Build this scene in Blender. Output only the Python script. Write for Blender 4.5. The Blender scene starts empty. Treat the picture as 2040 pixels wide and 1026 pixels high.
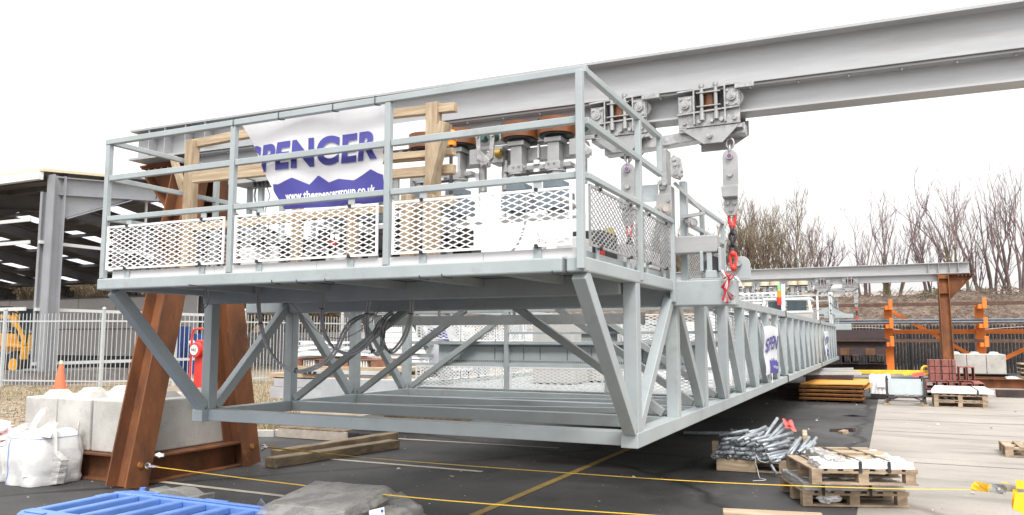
import bpy, bmesh, math, random
from mathutils import Vector, Matrix, noise as mnoise
R = math.radians
scene = bpy.context.scene
COL = scene.collection

# ------------------------------------------------------------------ camera, world, sun, exposure
EYE = Vector((0, 0, 1.75)); YAW = .4432; PIT = .1015; FPX = 1568.9
cam_d = bpy.data.cameras.new('camera'); cam = bpy.data.objects.new('camera', cam_d); COL.objects.link(cam)
cam.location = EYE; cam.rotation_euler = (math.pi / 2 + PIT, 0, YAW)
cam_d.sensor_width = 36; cam_d.lens = 36 * FPX / 2040
cam_d.clip_start = .05; cam_d.clip_end = 2000
scene.camera = cam
scene.render.resolution_x = 1024; scene.render.resolution_y = 515
SUN_EL, SUN_AZ = R(52), R(150)
w = bpy.data.worlds.new("World"); scene.world = w; w.use_nodes = True
nt = w.node_tree; bg = nt.nodes['Background']
sky = nt.nodes.new('ShaderNodeTexSky'); sky.sky_type = 'NISHITA'; sky.sun_disc = False
sky.sun_elevation = SUN_EL; sky.sun_rotation = SUN_AZ; sky.air_density = 1.0; sky.dust_density = 6.0
hs = nt.nodes.new('ShaderNodeHueSaturation'); hs.inputs['Saturation'].default_value = .12; hs.inputs['Value'].default_value = 1.0
mx = nt.nodes.new('ShaderNodeMixRGB'); mx.inputs[0].default_value = .62; mx.inputs[2].default_value = (9.1, 9.0, 8.9, 1)
nt.links.new(sky.outputs[0], hs.inputs['Color']); nt.links.new(hs.outputs[0], mx.inputs[1]); nt.links.new(mx.outputs[0], bg.inputs['Color'])
# overcast sky: brighter overhead than at the horizon
tcw = nt.nodes.new('ShaderNodeTexCoord'); sx_ = nt.nodes.new('ShaderNodeSeparateXYZ'); mrw = nt.nodes.new('ShaderNodeMapRange')
mrw.inputs[1].default_value = 0; mrw.inputs[2].default_value = .9; mrw.inputs[3].default_value = .098; mrw.inputs[4].default_value = .21
nt.links.new(tcw.outputs['Generated'], sx_.inputs[0]); nt.links.new(sx_.outputs['Z'], mrw.inputs[0]); nt.links.new(mrw.outputs[0], bg.inputs['Strength'])
sl = bpy.data.lights.new('sun', 'SUN'); sl.energy = 1.5; sl.angle = R(14); sl.color = (1, .96, .9)
so = bpy.data.objects.new('sun', sl); COL.objects.link(so)
sd = Vector((math.sin(SUN_AZ) * math.cos(SUN_EL), -abs(math.cos(SUN_AZ)) * math.cos(SUN_EL), math.sin(SUN_EL)))
so.rotation_euler = sd.to_track_quat('Z', 'Y').to_euler(); so.location = (0, 0, 30)
scene.view_settings.view_transform = 'Standard'; scene.view_settings.look = 'None'
scene.view_settings.exposure = .62; scene.view_settings.gamma = 1
try: scene.cycles.max_bounces = 6; scene.cycles.transparent_max_bounces = 12
except Exception: pass

# ------------------------------------------------------------------ survey helpers: photograph pixel -> point on a real plane
def ray(px, py):
    X = (px - 1020) / FPX; Y = -(py - 513) / FPX
    cp, sp = math.cos(PIT), math.sin(PIT); d = cp - sp * Y; z = sp + cp * Y
    c, s = math.cos(YAW), math.sin(YAW)
    return Vector((c * X - s * d, s * X + c * d, z))
def PX(px, py, X=None, Y=None, Z=None, D=None):
    r = ray(px, py)
    t = (X / r.x) if X is not None else (Y / r.y) if Y is not None else ((Z - EYE.z) / r.z) if Z is not None else D
    return EYE + r * t

# ------------------------------------------------------------------ materials
def M(name, col, rough=.6, metal=0, var=.12, scale=6, bump=.0, bscale=40, col2=None, mixlo=.4, mixhi=.65, spec=.5,
      transl=0, alpha=1, stretch=(1, 1, 1), detail=6, dirt=None):
    m = bpy.data.materials.new(name); m.use_nodes = True; n = m.node_tree; b = n.nodes['Principled BSDF']
    tc = n.nodes.new('ShaderNodeNewGeometry'); mp = n.nodes.new('ShaderNodeMapping'); mp.inputs['Scale'].default_value = stretch
    n.links.new(tc.outputs['Position'], mp.inputs['Vector'])
    nz = n.nodes.new('ShaderNodeTexNoise'); nz.inputs['Scale'].default_value = scale; nz.inputs['Detail'].default_value = detail
    nz.inputs['Roughness'].default_value = .62
    n.links.new(mp.outputs[0], nz.inputs['Vector'])
    rp = n.nodes.new('ShaderNodeValToRGB'); rp.color_ramp.elements[0].position = mixlo; rp.color_ramp.elements[1].position = mixhi
    c2 = col2 if col2 else tuple(min(1, c * (1 - var)) for c in col); c1 = col if col2 else tuple(min(1, c * (1 + var)) for c in col)
    rp.color_ramp.elements[0].color = (*c2, 1); rp.color_ramp.elements[1].color = (*c1, 1)
    n.links.new(nz.outputs['Fac'], rp.inputs['Fac'])
    out = rp.outputs['Color']
    if dirt:
        nz3 = n.nodes.new('ShaderNodeTexNoise'); nz3.inputs['Scale'].default_value = dirt[1]; nz3.inputs['Detail'].default_value = 8
        nz3.inputs['Roughness'].default_value = .7
        n.links.new(mp.outputs[0], nz3.inputs['Vector'])
        r3 = n.nodes.new('ShaderNodeValToRGB'); r3.color_ramp.elements[0].position = dirt[2]; r3.color_ramp.elements[1].position = dirt[3]
        n.links.new(nz3.outputs['Fac'], r3.inputs['Fac'])
        mm = n.nodes.new('ShaderNodeMixRGB'); mm.inputs[2].default_value = (*dirt[0], 1)
        n.links.new(r3.outputs['Color'], mm.inputs[0]); n.links.new(out, mm.inputs[1]); out = mm.outputs[0]
    n.links.new(out, b.inputs['Base Color'])
    b.inputs['Roughness'].default_value = rough; b.inputs['Metallic'].default_value = metal
    b.inputs['Specular IOR Level'].default_value = spec
    mr = n.nodes.new('ShaderNodeMapRange'); mr.inputs[3].default_value = max(0, rough - .1); mr.inputs[4].default_value = min(1, rough + .1)
    n.links.new(nz.outputs['Fac'], mr.inputs[0]); n.links.new(mr.outputs[0], b.inputs['Roughness'])
    if bump:
        nz2 = n.nodes.new('ShaderNodeTexNoise'); nz2.inputs['Scale'].default_value = bscale; nz2.inputs['Detail'].default_value = 5
        n.links.new(mp.outputs[0], nz2.inputs['Vector'])
        bp = n.nodes.new('ShaderNodeBump'); bp.inputs['Strength'].default_value = bump; bp.inputs['Distance'].default_value = .02
        n.links.new(nz2.outputs['Fac'], bp.inputs['Height']); n.links.new(bp.outputs[0], b.inputs['Normal'])
    if alpha < 1: b.inputs['Alpha'].default_value = alpha
    if transl:
        t = n.nodes.new('ShaderNodeBsdfTranslucent'); n.links.new(out, t.inputs['Color'])
        ms = n.nodes.new('ShaderNodeMixShader'); ms.inputs[0].default_value = transl
        n.links.new(b.outputs[0], ms.inputs[1]); n.links.new(t.outputs[0], ms.inputs[2])
        n.links.new(ms.outputs[0], n.nodes['Material Output'].inputs['Surface'])
    return m
paint = M('grey_paint', (.36, .40, .41), .42, var=.06, scale=2.2, bump=.05, bscale=30, dirt=((.27, .275, .26), 4, .55, .85))
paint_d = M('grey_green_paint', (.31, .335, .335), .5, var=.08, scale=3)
white_p = M('white_paint', (.82, .82, .82), .5, var=.04)
galv = M('galvanised_steel', (.40, .405, .415), .45, metal=.2, var=.06, scale=4, bump=.04, bscale=60, stretch=(.35, 1, 2.5), dirt=((.31, .30, .29), 2.6, .52, .9))
galv_b = M('bright_galvanised', (.43, .43, .43), .36, metal=.6, var=.2, scale=22, bump=.08, bscale=90, dirt=((.20, .19, .18), 14, .52, .75))
darkm = M('dark_metal', (.045, .045, .05), .5, metal=.3, var=.3)
blackr = M('black_rubber', (.02, .02, .022), .6, var=.3)
rust = M('rusted_steel', (.27, .098, .034), .85, col2=(.07, .028, .014), scale=1.7, mixlo=.3, mixhi=.72, bump=.25, bscale=45, stretch=(1.6, 1.6, .7), dirt=((.40, .17, .05), 5, .6, .8))
rust_f = M('rusted_column_steel', (.22, .11, .05), .85, col2=(.13, .06, .03), scale=1.4, bump=.2, dirt=((.3, .1, .03), 2, .6, .75))
rust_d = M('dark_rusted_steel', (.07, .042, .035), .8, col2=(.035, .025, .024), scale=1.5, bump=.2)
def stub(*a): pass
timber = M('pale_timber', (.50, .395, .275), .8, col2=(.32, .235, .15), scale=3.5, bump=.2, bscale=40, stretch=(6, 6, .7), dirt=((.22, .15, .09), 2.2, .58, .75))
timber_h = M('pale_timber_beam', (.54, .425, .29), .8, col2=(.35, .26, .17), scale=4, bump=.2, bscale=40, stretch=(.5, 5, 9), dirt=((.22, .15, .09), 2.5, .60, .75))
pal_w = M('pallet_timber', (.45, .345, .245), .85, col2=(.25, .18, .12), scale=5, bump=.25, stretch=(1, 1, 3), dirt=((.14, .10, .07), 7, .6, .8))
sleeper = M('weathered_timber', (.25, .19, .12), .85, col2=(.13, .095, .06), scale=4, bump=.3, stretch=(2, .6, 2))
conc = M('cast_concrete', (.52, .51, .48), .85, col2=(.40, .39, .365), scale=2.0, bump=.22, bscale=42, dirt=((.26, .25, .23), 4.5, .56, .78))
brick = M('grey_brick', (.22, .20, .20), .9, col2=(.14, .13, .13), scale=6, bump=.4)
orange_w = M('orange_polyurethane', (.17, .058, .018), .4, var=.15, scale=5)
amber = M('amber_lens', (.9, .28, .02), .25, var=.05)
red = M('red_paint', (.62, .045, .035), .4, var=.08)
redp = M('faded_red', (.66, .12, .10), .6, var=.1)
orange = M('orange_paint', (.72, .20, .03), .55, var=.1, scale=2, dirt=((.35, .12, .04), 4, .62, .75))
ochre = M('ochre_plate', (.62, .30, .05), .55, var=.12, scale=1.5)
ochre_s = M('ochre_edge', (.30, .13, .035), .6, var=.2)
yellow = M('yellow_webbing', (.86, .54, .03), .6, var=.06, scale=60)
diggery = M('digger_yellow', (.72, .36, .03), .45, var=.1)
bluep = M('blue_plastic', (.12, .235, .56), .45, var=.10, scale=4, spec=.5, bump=.08, bscale=14, dirt=((.30, .33, .38), 8, .58, .85))
navy = M('banner_blue', (.095, .09, .38), .6, var=.06, transl=.25)
navy_t = M('banner_lettering', (.06, .057, .28), .6, var=.04)
vinyl = M('banner_white', (.84, .84, .87), .5, var=.02, transl=.35)
wt = M('banner_white_print', (.85, .85, .9), .5, var=.02)
bagm = M('woven_white_bag', (.74, .74, .74), .55, var=.06, scale=6, bump=.35, bscale=14, transl=.15)
bagseam = M('blue_seam', (.25, .35, .62), .7)
sheet = M('white_sheeting', (.80, .80, .82), .35, var=.05, scale=5, bump=.5, bscale=9)
def wrapmat():
    m = M('stretch_wrap', (.60, .59, .58), .2, col2=(.40, .39, .385), var=.2, scale=7, bump=1.0, bscale=10, stretch=(1.2, .5, 3), spec=.8, alpha=.86)
    return m
wrap = wrapmat()
wrapd = M('dusty_wrap', (.36, .355, .34), .28, col2=(.20, .195, .185), scale=6, bump=.9, bscale=12, stretch=(1, .5, 3), spec=.7, alpha=.62)
slab_m = M('grey_rubber', (.28, .275, .26), .6, col2=(.19, .185, .175), scale=4, bump=.4, bscale=12, dirt=((.5, .48, .44), 9, .62, .72))
redbox = M('red_oxide', (.25, .085, .07), .65, var=.2)
cablem = M('grey_cable', (.30, .305, .315), .35, var=.1)
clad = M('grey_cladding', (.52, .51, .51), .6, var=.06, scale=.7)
shed_steel = M('shed_steelwork', (.27, .28, .30), .55, var=.07, scale=1)
shed_pale = M('shed_pale_rail', (.55, .57, .57), .5, var=.05)
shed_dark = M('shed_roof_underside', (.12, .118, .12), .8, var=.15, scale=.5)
roofglass = M('rooflight_sheet', (.8, .8, .84), .4, var=.05, transl=.9)
trimm = M('cream_roof_trim', (.66, .57, .40), .6, var=.04)
fencew = M('fence_pale_paint', (.44, .465, .47), .5, var=.05)
palm = M('dark_palisade', (.024, .025, .028), .6, var=.25, scale=1.2, dirt=((.09, .06, .045), 2.5, .55, .7))
bark = M('bark', (.17, .125, .12), .9, col2=(.09, .068, .065), scale=1.5)
barkg = M('mossy_bark', (.16, .145, .07), .9, col2=(.09, .08, .045), scale=1.2)
twig = M('twigs', (.25, .19, .185), .9, var=.25, scale=.8)
twigo = M('olive_twigs', (.31, .25, .165), .9, col2=(.20, .15, .11), scale=.6)
leafo = M('dull_leaves', (.22, .19, .09), .8, col2=(.13, .105, .055), scale=.8)
leafg = M('ivy_leaves', (.05, .07, .03), .7, var=.3, scale=.8)
glass = M('dark_glass', (.06, .08, .09), .1, var=.1)
greenr = M('green_roller', (.05, .12, .10), .5)
skin = M('skin', (.45, .28, .2), .6)
hivis = M('hi_vis_yellow', (.62, .72, .10), .7)
brass = M('brass', (.45, .30, .08), .35, metal=.7)
litterm = M('litter', (.55, .54, .5), .8, var=.3)
cardb = M('cardboard', (.36, .26, .17), .85, var=.15)
steelg = M('primed_steel', (.42, .44, .46), .5, var=.1, scale=2)
mast_m = M('pale_cast_steel', (.37, .375, .375), .42, metal=.4, var=.1, scale=5, dirt=((.35, .34, .33), 9, .6, .75))
purple = M('purple_paint', (.20, .08, .22), .5)

# ------------------------------------------------------------------ mesh builder
class MB:
    def __init__(s): s.v = []; s.f = []; s.sm = []
    def add(s, vs, fs, sm=False):
        o = len(s.v); s.v += [Vector(p) for p in vs]; s.f += [tuple(i + o for i in f) for f in fs]; s.sm += [sm] * len(fs); return s
    def box(s, x0, x1, y0, y1, z0, z1):
        return s.add([(x0, y0, z0), (x1, y0, z0), (x1, y1, z0), (x0, y1, z0), (x0, y0, z1), (x1, y0, z1), (x1, y1, z1), (x0, y1, z1)],
                     [(0, 3, 2, 1), (4, 5, 6, 7), (0, 1, 5, 4), (1, 2, 6, 5), (2, 3, 7, 6), (3, 0, 4, 7)])
    def bar(s, a, b, w, h, up=(0, 0, 1)):
        a = Vector(a); b = Vector(b); d = (b - a).normalized(); up = Vector(up)
        if abs(d.dot(up)) > .98: up = Vector((0, 1, 0))
        r = d.cross(up).normalized(); u = r.cross(d).normalized()
        P = []
        for p in (a, b):
            for i, j in ((-1, -1), (1, -1), (1, 1), (-1, 1)): P.append(p + r * (i * w / 2) + u * (j * h / 2))
        return s.add(P, [(0, 1, 2, 3), (7, 6, 5, 4), (0, 4, 5, 1), (1, 5, 6, 2), (2, 6, 7, 3), (3, 7, 4, 0)])
    def cyl(s, a, b, r, r2=None, n=14, caps=True, sm=True):
        a = Vector(a); b = Vector(b); r2 = r if r2 is None else r2; d = (b - a).normalized()
        q = d.to_track_quat('Z', 'Y'); P = []
        for p, rr in ((a, r), (b, r2)):
            for i in range(n):
                t = 2 * math.pi * i / n; P.append(p + q @ Vector((rr * math.cos(t), rr * math.sin(t), 0)))
        s.add(P, [(i, (i + 1) % n, n + (i + 1) % n, n + i) for i in range(n)], sm)
        if caps: s.add(P[:n], [tuple(range(n))[::-1]]); s.add(P[n:], [tuple(range(n))])
        return s
    def pipe(s, a, b, r, t=.006, n=12):           # open hollow tube
        a = Vector(a); b = Vector(b); d = (b - a).normalized(); q = d.to_track_quat('Z', 'Y'); P = []
        for p, rr in ((a, r), (b, r), (b, r - t), (a, r - t)):
            for i in range(n):
                k = 2 * math.pi * i / n; P.append(p + q @ Vector((rr * math.cos(k), rr * math.sin(k), 0)))
        for k in range(4):
            s.add([], [])
            o = len(s.v)
        s.add(P, [(k * n + i, k * n + (i + 1) % n, ((k + 1) % 4) * n + (i + 1) % n, ((k + 1) % 4) * n + i) for k in range(4) for i in range(n)], True)
        return s
    def tube(s, pts, r, n=8, closed=False, r2=None):
        pts = [Vector(p) for p in pts]; m = len(pts); P = []; up = Vector((0, 0, 1)); last = None
        for i, p in enumerate(pts):
            d = (pts[(i + 1) % m] - pts[i - 1]) if closed else (pts[min(i + 1, m - 1)] - pts[max(i - 1, 0)])
            d = d.normalized() if d.length > 1e-9 else Vector((0, 0, 1))
            if last is None: last = d.orthogonal().normalized()
            x = (last - d * last.dot(d)); x = x.normalized() if x.length > 1e-6 else d.orthogonal().normalized(); last = x; y = d.cross(x)
            rr = r if r2 is None else r + (r2 - r) * i / (m - 1)
            for k in range(n):
                t = 2 * math.pi * k / n; P.append(p + x * (rr * math.cos(t)) + y * (rr * math.sin(t)))
        F = []
        for i in range(m if closed else m - 1):
            j = (i + 1) % m
            for k in range(n): F.append((i * n + k, i * n + (k + 1) % n, j * n + (k + 1) % n, j * n + k))
        s.add(P, F, True)
        if not closed: s.add(P[:n], [tuple(range(n))[::-1]]); s.add(P[-n:], [tuple(range(n))])
        return s
    def prism(s, poly, ext):
        n = len(poly); poly = [Vector(p) for p in poly]; e = Vector(ext)
        return s.add(poly + [p + e for p in poly], [tuple(range(n))[::-1], tuple(range(n, 2 * n))] + [(i, (i + 1) % n, n + (i + 1) % n, n + i) for i in range(n)])
    def ibeam(s, a, b, H, W, tw, tf, up=(0, 0, 1)):
        a = Vector(a); b = Vector(b); d = (b - a).normalized(); up = Vector(up)
        r = d.cross(up).normalized(); u = r.cross(d).normalized()
        h, w2, t = H / 2, W / 2, tw / 2
        prof = [(-w2, -h), (w2, -h), (w2, -h + tf), (t, -h + tf), (t, h - tf), (w2, h - tf), (w2, h), (-w2, h), (-w2, h - tf), (-t, h - tf), (-t, -h + tf), (-w2, -h + tf)]
        A = [a + r * x + u * y for x, y in prof]; B = [b + r * x + u * y for x, y in prof]; n = 12
        F = [(i, (i + 1) % n, n + (i + 1) % n, n + i) for i in range(n)]
        caps = [(0, 1, 2, 3, 10, 11), (4, 5, 6, 7, 8, 9), (3, 4, 9, 10)]
        F += [c[::-1] for c in caps] + [tuple(n + i for i in c) for c in caps]
        return s.add(A + B, F)
    def sph(s, c, r, n=10, m=6, sc=(1, 1, 1)):
        c = Vector(c); P = []; F = []
        for j in range(m + 1):
            ph = math.pi * j / m
            for i in range(n):
                t = 2 * math.pi * i / n; P.append(c + Vector((r * sc[0] * math.sin(ph) * math.cos(t), r * sc[1] * math.sin(ph) * math.sin(t), r * sc[2] * math.cos(ph))))
        for j in range(m):
            for i in range(n): F.append((j * n + i, (j + 1) * n + i, (j + 1) * n + (i + 1) % n, j * n + (i + 1) % n))
        return s.add(P, F, True)
    def torus(s, c, ax, R_, r, n=14, k=7, sc=1, up=(0, 0, 1)):
        c = Vector(c); ax = Vector(ax).normalized(); u = (Vector(up) - ax * Vector(up).dot(ax)).normalized(); v = ax.cross(u)
        pts = [c + u * (R_ * sc * math.cos(2 * math.pi * i / n)) + v * (R_ * math.sin(2 * math.pi * i / n)) for i in range(n)]
        return s.tube(pts, r, k, closed=True)

ORG = {}
def crumple(c, r, sc=(1, 1, 1), seed=1, sub=4):
    bm = bmesh.new(); bmesh.ops.create_icosphere(bm, subdivisions=sub, radius=1)
    m = MB(); P = []
    for v in bm.verts:
        n = v.co.normalized(); q = n * 2.1 + Vector((seed, 0, 0)); k = 1 + .5 * mnoise.noise(q) + .35 * abs(mnoise.noise(q * 2.7)) - .25 * abs(mnoise.noise(q * 5.3)); P.append(Vector(c) + Vector((n.x * sc[0], n.y * sc[1], n.z * sc[2])) * r * k)
    bm.verts.index_update(); m.add(P, [tuple(v.index for v in f.verts) for f in bm.faces]); bm.free(); return m
WHOLE = {'web_address', 'gong_lettering', 'tray_slots', 'section_end', 'seam', 'strand', 'mesh_panel', 'bar_panel', 'trunk', 'crown', 'foliage', 'drive_belt',
         'machinery_frame', 'bolts', 'sack', 'load', 'grating_edge', 'printed_skyline', 'splice_plate', 'frame', 'purlin', 'loose_hose', 'roof', 'pale_panel'}
def clusters(mb, gap=.012, big=12):
    n = len(mb.v); par = list(range(n))
    def f(a):
        while par[a] != a: par[a] = par[par[a]]; a = par[a]
        return a
    for fc in mb.f:
        r = f(fc[0])
        for i in fc[1:]: par[f(i)] = r
    bb = {}
    for i, v in enumerate(mb.v):
        r = f(i); b = bb.get(r)
        if b is None: bb[r] = [v.x, v.y, v.z, v.x, v.y, v.z]
        else: b[0] = min(b[0], v.x); b[1] = min(b[1], v.y); b[2] = min(b[2], v.z); b[3] = max(b[3], v.x); b[4] = max(b[4], v.y); b[5] = max(b[5], v.z)
    ks = list(bb)
    if not 2 <= len(ks) <= 100: return None
    g_ = {k: k for k in ks}
    def q(a):
        while g_[a] != a: a = g_[a]
        return a
    for i, a in enumerate(ks):
        for b in ks[i + 1:]:
            A, B = bb[a], bb[b]
            if all(A[k] - gap <= B[k + 3] and B[k] - gap <= A[k + 3] for k in range(3)): g_[q(b)] = q(a)
    roots = {q(k) for k in ks}
    if not 2 <= len(roots) <= big: return None
    out = {r: MB() for r in roots}; mp = {}
    for i, v in enumerate(mb.v): r = q(f(i)); mp[i] = len(out[r].v); out[r].v.append(v)
    for fc, sm in zip(mb.f, mb.sm): r = q(f(fc[0])); out[r].f.append(tuple(mp[i] for i in fc)); out[r].sm.append(sm)
    return list(out.values())
def obj(name, mb, mat, parent=None, bev=0, off=None):
    if parent is not None and name not in WHOLE and off is None:
        cl_ = clusters(mb, big=80 if name in ('machine_part', 'pale_part', 'dark_part') else 12)
        if cl_: return [obj1(name, c, mat, parent, bev) for c in cl_][0]
    return obj1(name, mb, mat, parent, bev, off)
def obj1(name, mb, mat, parent=None, bev=0, off=None):
    me = bpy.data.meshes.new(name)
    o = bpy.data.objects.new(name, me)
    org = off if off is not None else (ORG.get(parent.name, Vector()) if parent else Vector())
    if parent is None and off is None and mb.v:
        lo = Vector((min(v.x for v in mb.v), min(v.y for v in mb.v), min(v.z for v in mb.v))); hi = Vector((max(v.x for v in mb.v), max(v.y for v in mb.v), 0))
        org = Vector(((lo.x + hi.x) / 2, (lo.y + hi.y) / 2, lo.z)); o.location = org
    me.from_pydata([tuple(v - org) for v in mb.v], [], mb.f)
    bm = bmesh.new(); bm.from_mesh(me)
    if len(bm.verts) < 60000: bmesh.ops.recalc_face_normals(bm, faces=bm.faces)
    bm.to_mesh(me); bm.free()
    for p, sm in zip(me.polygons, mb.sm): p.use_smooth = sm
    me.materials.append(mat)
    COL.objects.link(o); ORG[o.name] = org
    if parent: o.parent = parent
    if bev:
        bv = o.modifiers.new('bevel', 'BEVEL'); bv.width = bev; bv.segments = 2; bv.limit_method = 'ANGLE'; bv.angle_limit = R(50)
        bv.harden_normals = False
    return o
def tag(o, label=None, cat=None, group=None, kind=None):
    if label: o['label'] = label
    if cat: o['category'] = cat
    if group: o['group'] = group
    if kind: o['kind'] = kind
    return o
def thing(name, label, cat, loc=(0, 0, 0), group=None):
    o = bpy.data.objects.new(name, None); COL.objects.link(o); o.location = loc; o.empty_display_size = .2; ORG[o.name] = Vector(loc)
    return tag(o, label, cat, group)
def structure(name, mb, mat):
    return tag(obj(name, mb, mat, None, off=Vector()), kind='structure')
def dup(root, loc=None, rz=None, label=None, group=None, sc=None):
    def cp(o, par):
        c = o.copy(); COL.objects.link(c)
        if par: c.parent = par
        for ch in list(o.children): cp(ch, c)
        return c
    r = cp(root, None)
    if loc is not None: r.location = loc
    if rz is not None: r.rotation_euler = (0, 0, rz)
    if sc is not None: r.scale = sc
    if label: r['label'] = label
    if group: r['group'] = group
    return r
rnd = random.Random(7)
ORD = ['first', 'second', 'third', 'fourth', 'fifth', 'sixth', 'seventh', 'eighth', 'ninth', 'tenth', 'eleventh', 'twelfth', 'thirteenth', 'fourteenth', 'fifteenth', 'sixteenth']

def text_bm(txt, size, bold=0.0, cuts=3, sx=1, shear=0):
    cu = bpy.data.curves.new('t', 'FONT'); cu.body = txt; cu.size = size; cu.offset = bold; cu.fill_mode = 'FRONT'; cu.shear = shear; cu.resolution_u = 6; cu.space_character = 1.0 + bold / size * 2.2
    o = bpy.data.objects.new('t', cu); COL.objects.link(o)
    dg = bpy.context.evaluated_depsgraph_get(); me = bpy.data.meshes.new_from_object(o.evaluated_get(dg))
    bm = bmesh.new(); bm.from_mesh(me); bmesh.ops.triangulate(bm, faces=bm.faces)
    for _ in range(cuts): bmesh.ops.subdivide_edges(bm, edges=[e for e in bm.edges if e.calc_length() > size * .12], cuts=1, use_grid_fill=False); bmesh.ops.triangulate(bm, faces=bm.faces)
    bpy.data.objects.remove(o); bpy.data.curves.remove(cu); bpy.data.meshes.remove(me)
    for v in bm.verts: v.co.x *= sx
    return bm
def text_mb(txt, size, fn, **k):
    keep = k.pop('keep', None)
    bm = text_bm(txt, size, **k); bm.verts.index_update(); mb = MB()
    wdt = max(v.co.x for v in bm.verts)
    fs = [tuple(v.index for v in f.verts) for f in bm.faces if keep is None or sum(1 for v in f.verts if keep(v.co.x, v.co.y)) >= 2]
    mb.add([fn(v.co.x, v.co.y) for v in bm.verts], fs); bm.free(); return mb, wdt

# ------------------------------------------------------------------ the ground
def groundmat(name, c1, c2, c3, s1, s2, rough, bump, streak=None, crack=None):
    m = bpy.data.materials.new(name); m.use_nodes = True; n = m.node_tree; b = n.nodes['Principled BSDF']; L = n.links
    g = n.nodes.new('ShaderNodeNewGeometry')
    def noise(sc, det=8, st=(1, 1, 1), ro=.65):
        mp = n.nodes.new('ShaderNodeMapping'); mp.inputs['Scale'].default_value = st; L.new(g.outputs['Position'], mp.inputs['Vector'])
        z = n.nodes.new('ShaderNodeTexNoise'); z.inputs['Scale'].default_value = sc; z.inputs['Detail'].default_value = det; z.inputs['Roughness'].default_value = ro
        L.new(mp.outputs[0], z.inputs['Vector']); return z.outputs['Fac']
    def ramp(f, a, b_, ca=(0, 0, 0), cb=(1, 1, 1)):
        r = n.nodes.new('ShaderNodeValToRGB'); r.color_ramp.elements[0].position = a; r.color_ramp.elements[1].position = b_
        r.color_ramp.elements[0].color = (*ca, 1); r.color_ramp.elements[1].color = (*cb, 1); L.new(f, r.inputs[0]); return r.outputs[0]
    def mix(f, a, bb):
        x = n.nodes.new('ShaderNodeMixRGB'); L.new(f, x.inputs[0]); L.new(a, x.inputs[1])
        if isinstance(bb, tuple): x.inputs[2].default_value = (*bb, 1)
        else: L.new(bb, x.inputs[2])
        return x.outputs[0]
    base = ramp(noise(s1), .35, .65, c1, c2)
    base = mix(ramp(noise(s2, 4), .56, .72), base, c3)
    base = mix(ramp(noise(2.4, 10, (1, 1, 1), .78), .55, .70), base, tuple(c * .72 for c in c2))
    base = mix(ramp(noise(.9, 10, (1, 1, 1), .8), .60, .66), base, tuple(c * .78 for c in c1))
    if streak: base = mix(ramp(noise(streak[1], 6, streak[2]), .52, .7), base, streak[0])
    if crack:
        v = n.nodes.new('ShaderNodeTexVoronoi'); v.feature = 'DISTANCE_TO_EDGE'; v.inputs['Scale'].default_value = crack[1]
        mp = n.nodes.new('ShaderNodeMapping'); L.new(g.outputs['Position'], mp.inputs['Vector'])
        ad = n.nodes.new('ShaderNodeMixRGB'); ad.blend_type = 'ADD'; ad.inputs[0].default_value = .5
        nn = n.nodes.new('ShaderNodeTexNoise'); nn.inputs['Scale'].default_value = 1.3; nn.inputs['Detail'].default_value = 6
        L.new(g.outputs['Position'], nn.inputs['Vector']); L.new(mp.outputs[0], ad.inputs[1]); L.new(nn.outputs['Color'], ad.inputs[2]); L.new(ad.outputs[0], v.inputs['Vector'])
        base = mix(ramp(v.outputs['Distance'], .0, .012, (1, 1, 1), (0, 0, 0)), base, crack[0])
    L.new(base, b.inputs['Base Color'])
    mr = n.nodes.new('ShaderNodeMapRange'); mr.inputs[3].default_value = rough - .18; mr.inputs[4].default_value = rough + .12; L.new(noise(.5, 5), mr.inputs[0]); L.new(mr.outputs[0], b.inputs['Roughness'])
    bp = n.nodes.new('ShaderNodeBump'); bp.inputs['Strength'].default_value = bump; bp.inputs['Distance'].default_value = .01
    L.new(noise(90, 3), bp.inputs['Height']); L.new(bp.outputs[0], b.inputs['Normal'])
    b.inputs['Specular IOR Level'].default_value = .35
    return m
asph = groundmat('asphalt', (.027, .027, .028), (.074, .071, .069), (.10, .095, .092), .42, 60, .72, .6, streak=((.021, .020, .021), .8, (1, .45, 1)), crack=((.012, .012, .012), .13))
apron = groundmat('pale_concrete', (.265, .24, .212), (.35, .32, .285), (.24, .218, .192), .6, 30, .85, .3, streak=((.19, .172, .157), .7, (.4, 2.2, 1)), crack=((.17, .15, .13), .09))
vergem = groundmat('dry_verge', (.33, .265, .20), (.20, .155, .10), (.45, .38, .30), 1.6, 22, .95, .9, streak=((.13, .12, .05), 1.2, (1, 1, 1)))
linem = groundmat('worn_line_paint', (.42, .37, .30), (.52, .47, .40), (.10, .09, .08), 6, 25, .7, .3)
ylinem = groundmat('worn_yellow_paint', (.29, .19, .045), (.36, .25, .07), (.09, .075, .04), 6, 20, .7, .3)
def sheet_mb(poly, z): return MB().add([(x, y, z) for x, y in poly], [tuple(range(len(poly)))])
structure('ground', sheet_mb([(-400, -60), (300, -60), (300, 500), (-400, 500)], 0), asph)
structure('concrete_pavement', sheet_mb([(-.40, -8), (14, -8), (14, 41.5), (-.30, 41.5), (-.33, 18)], .004), apron)
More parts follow.
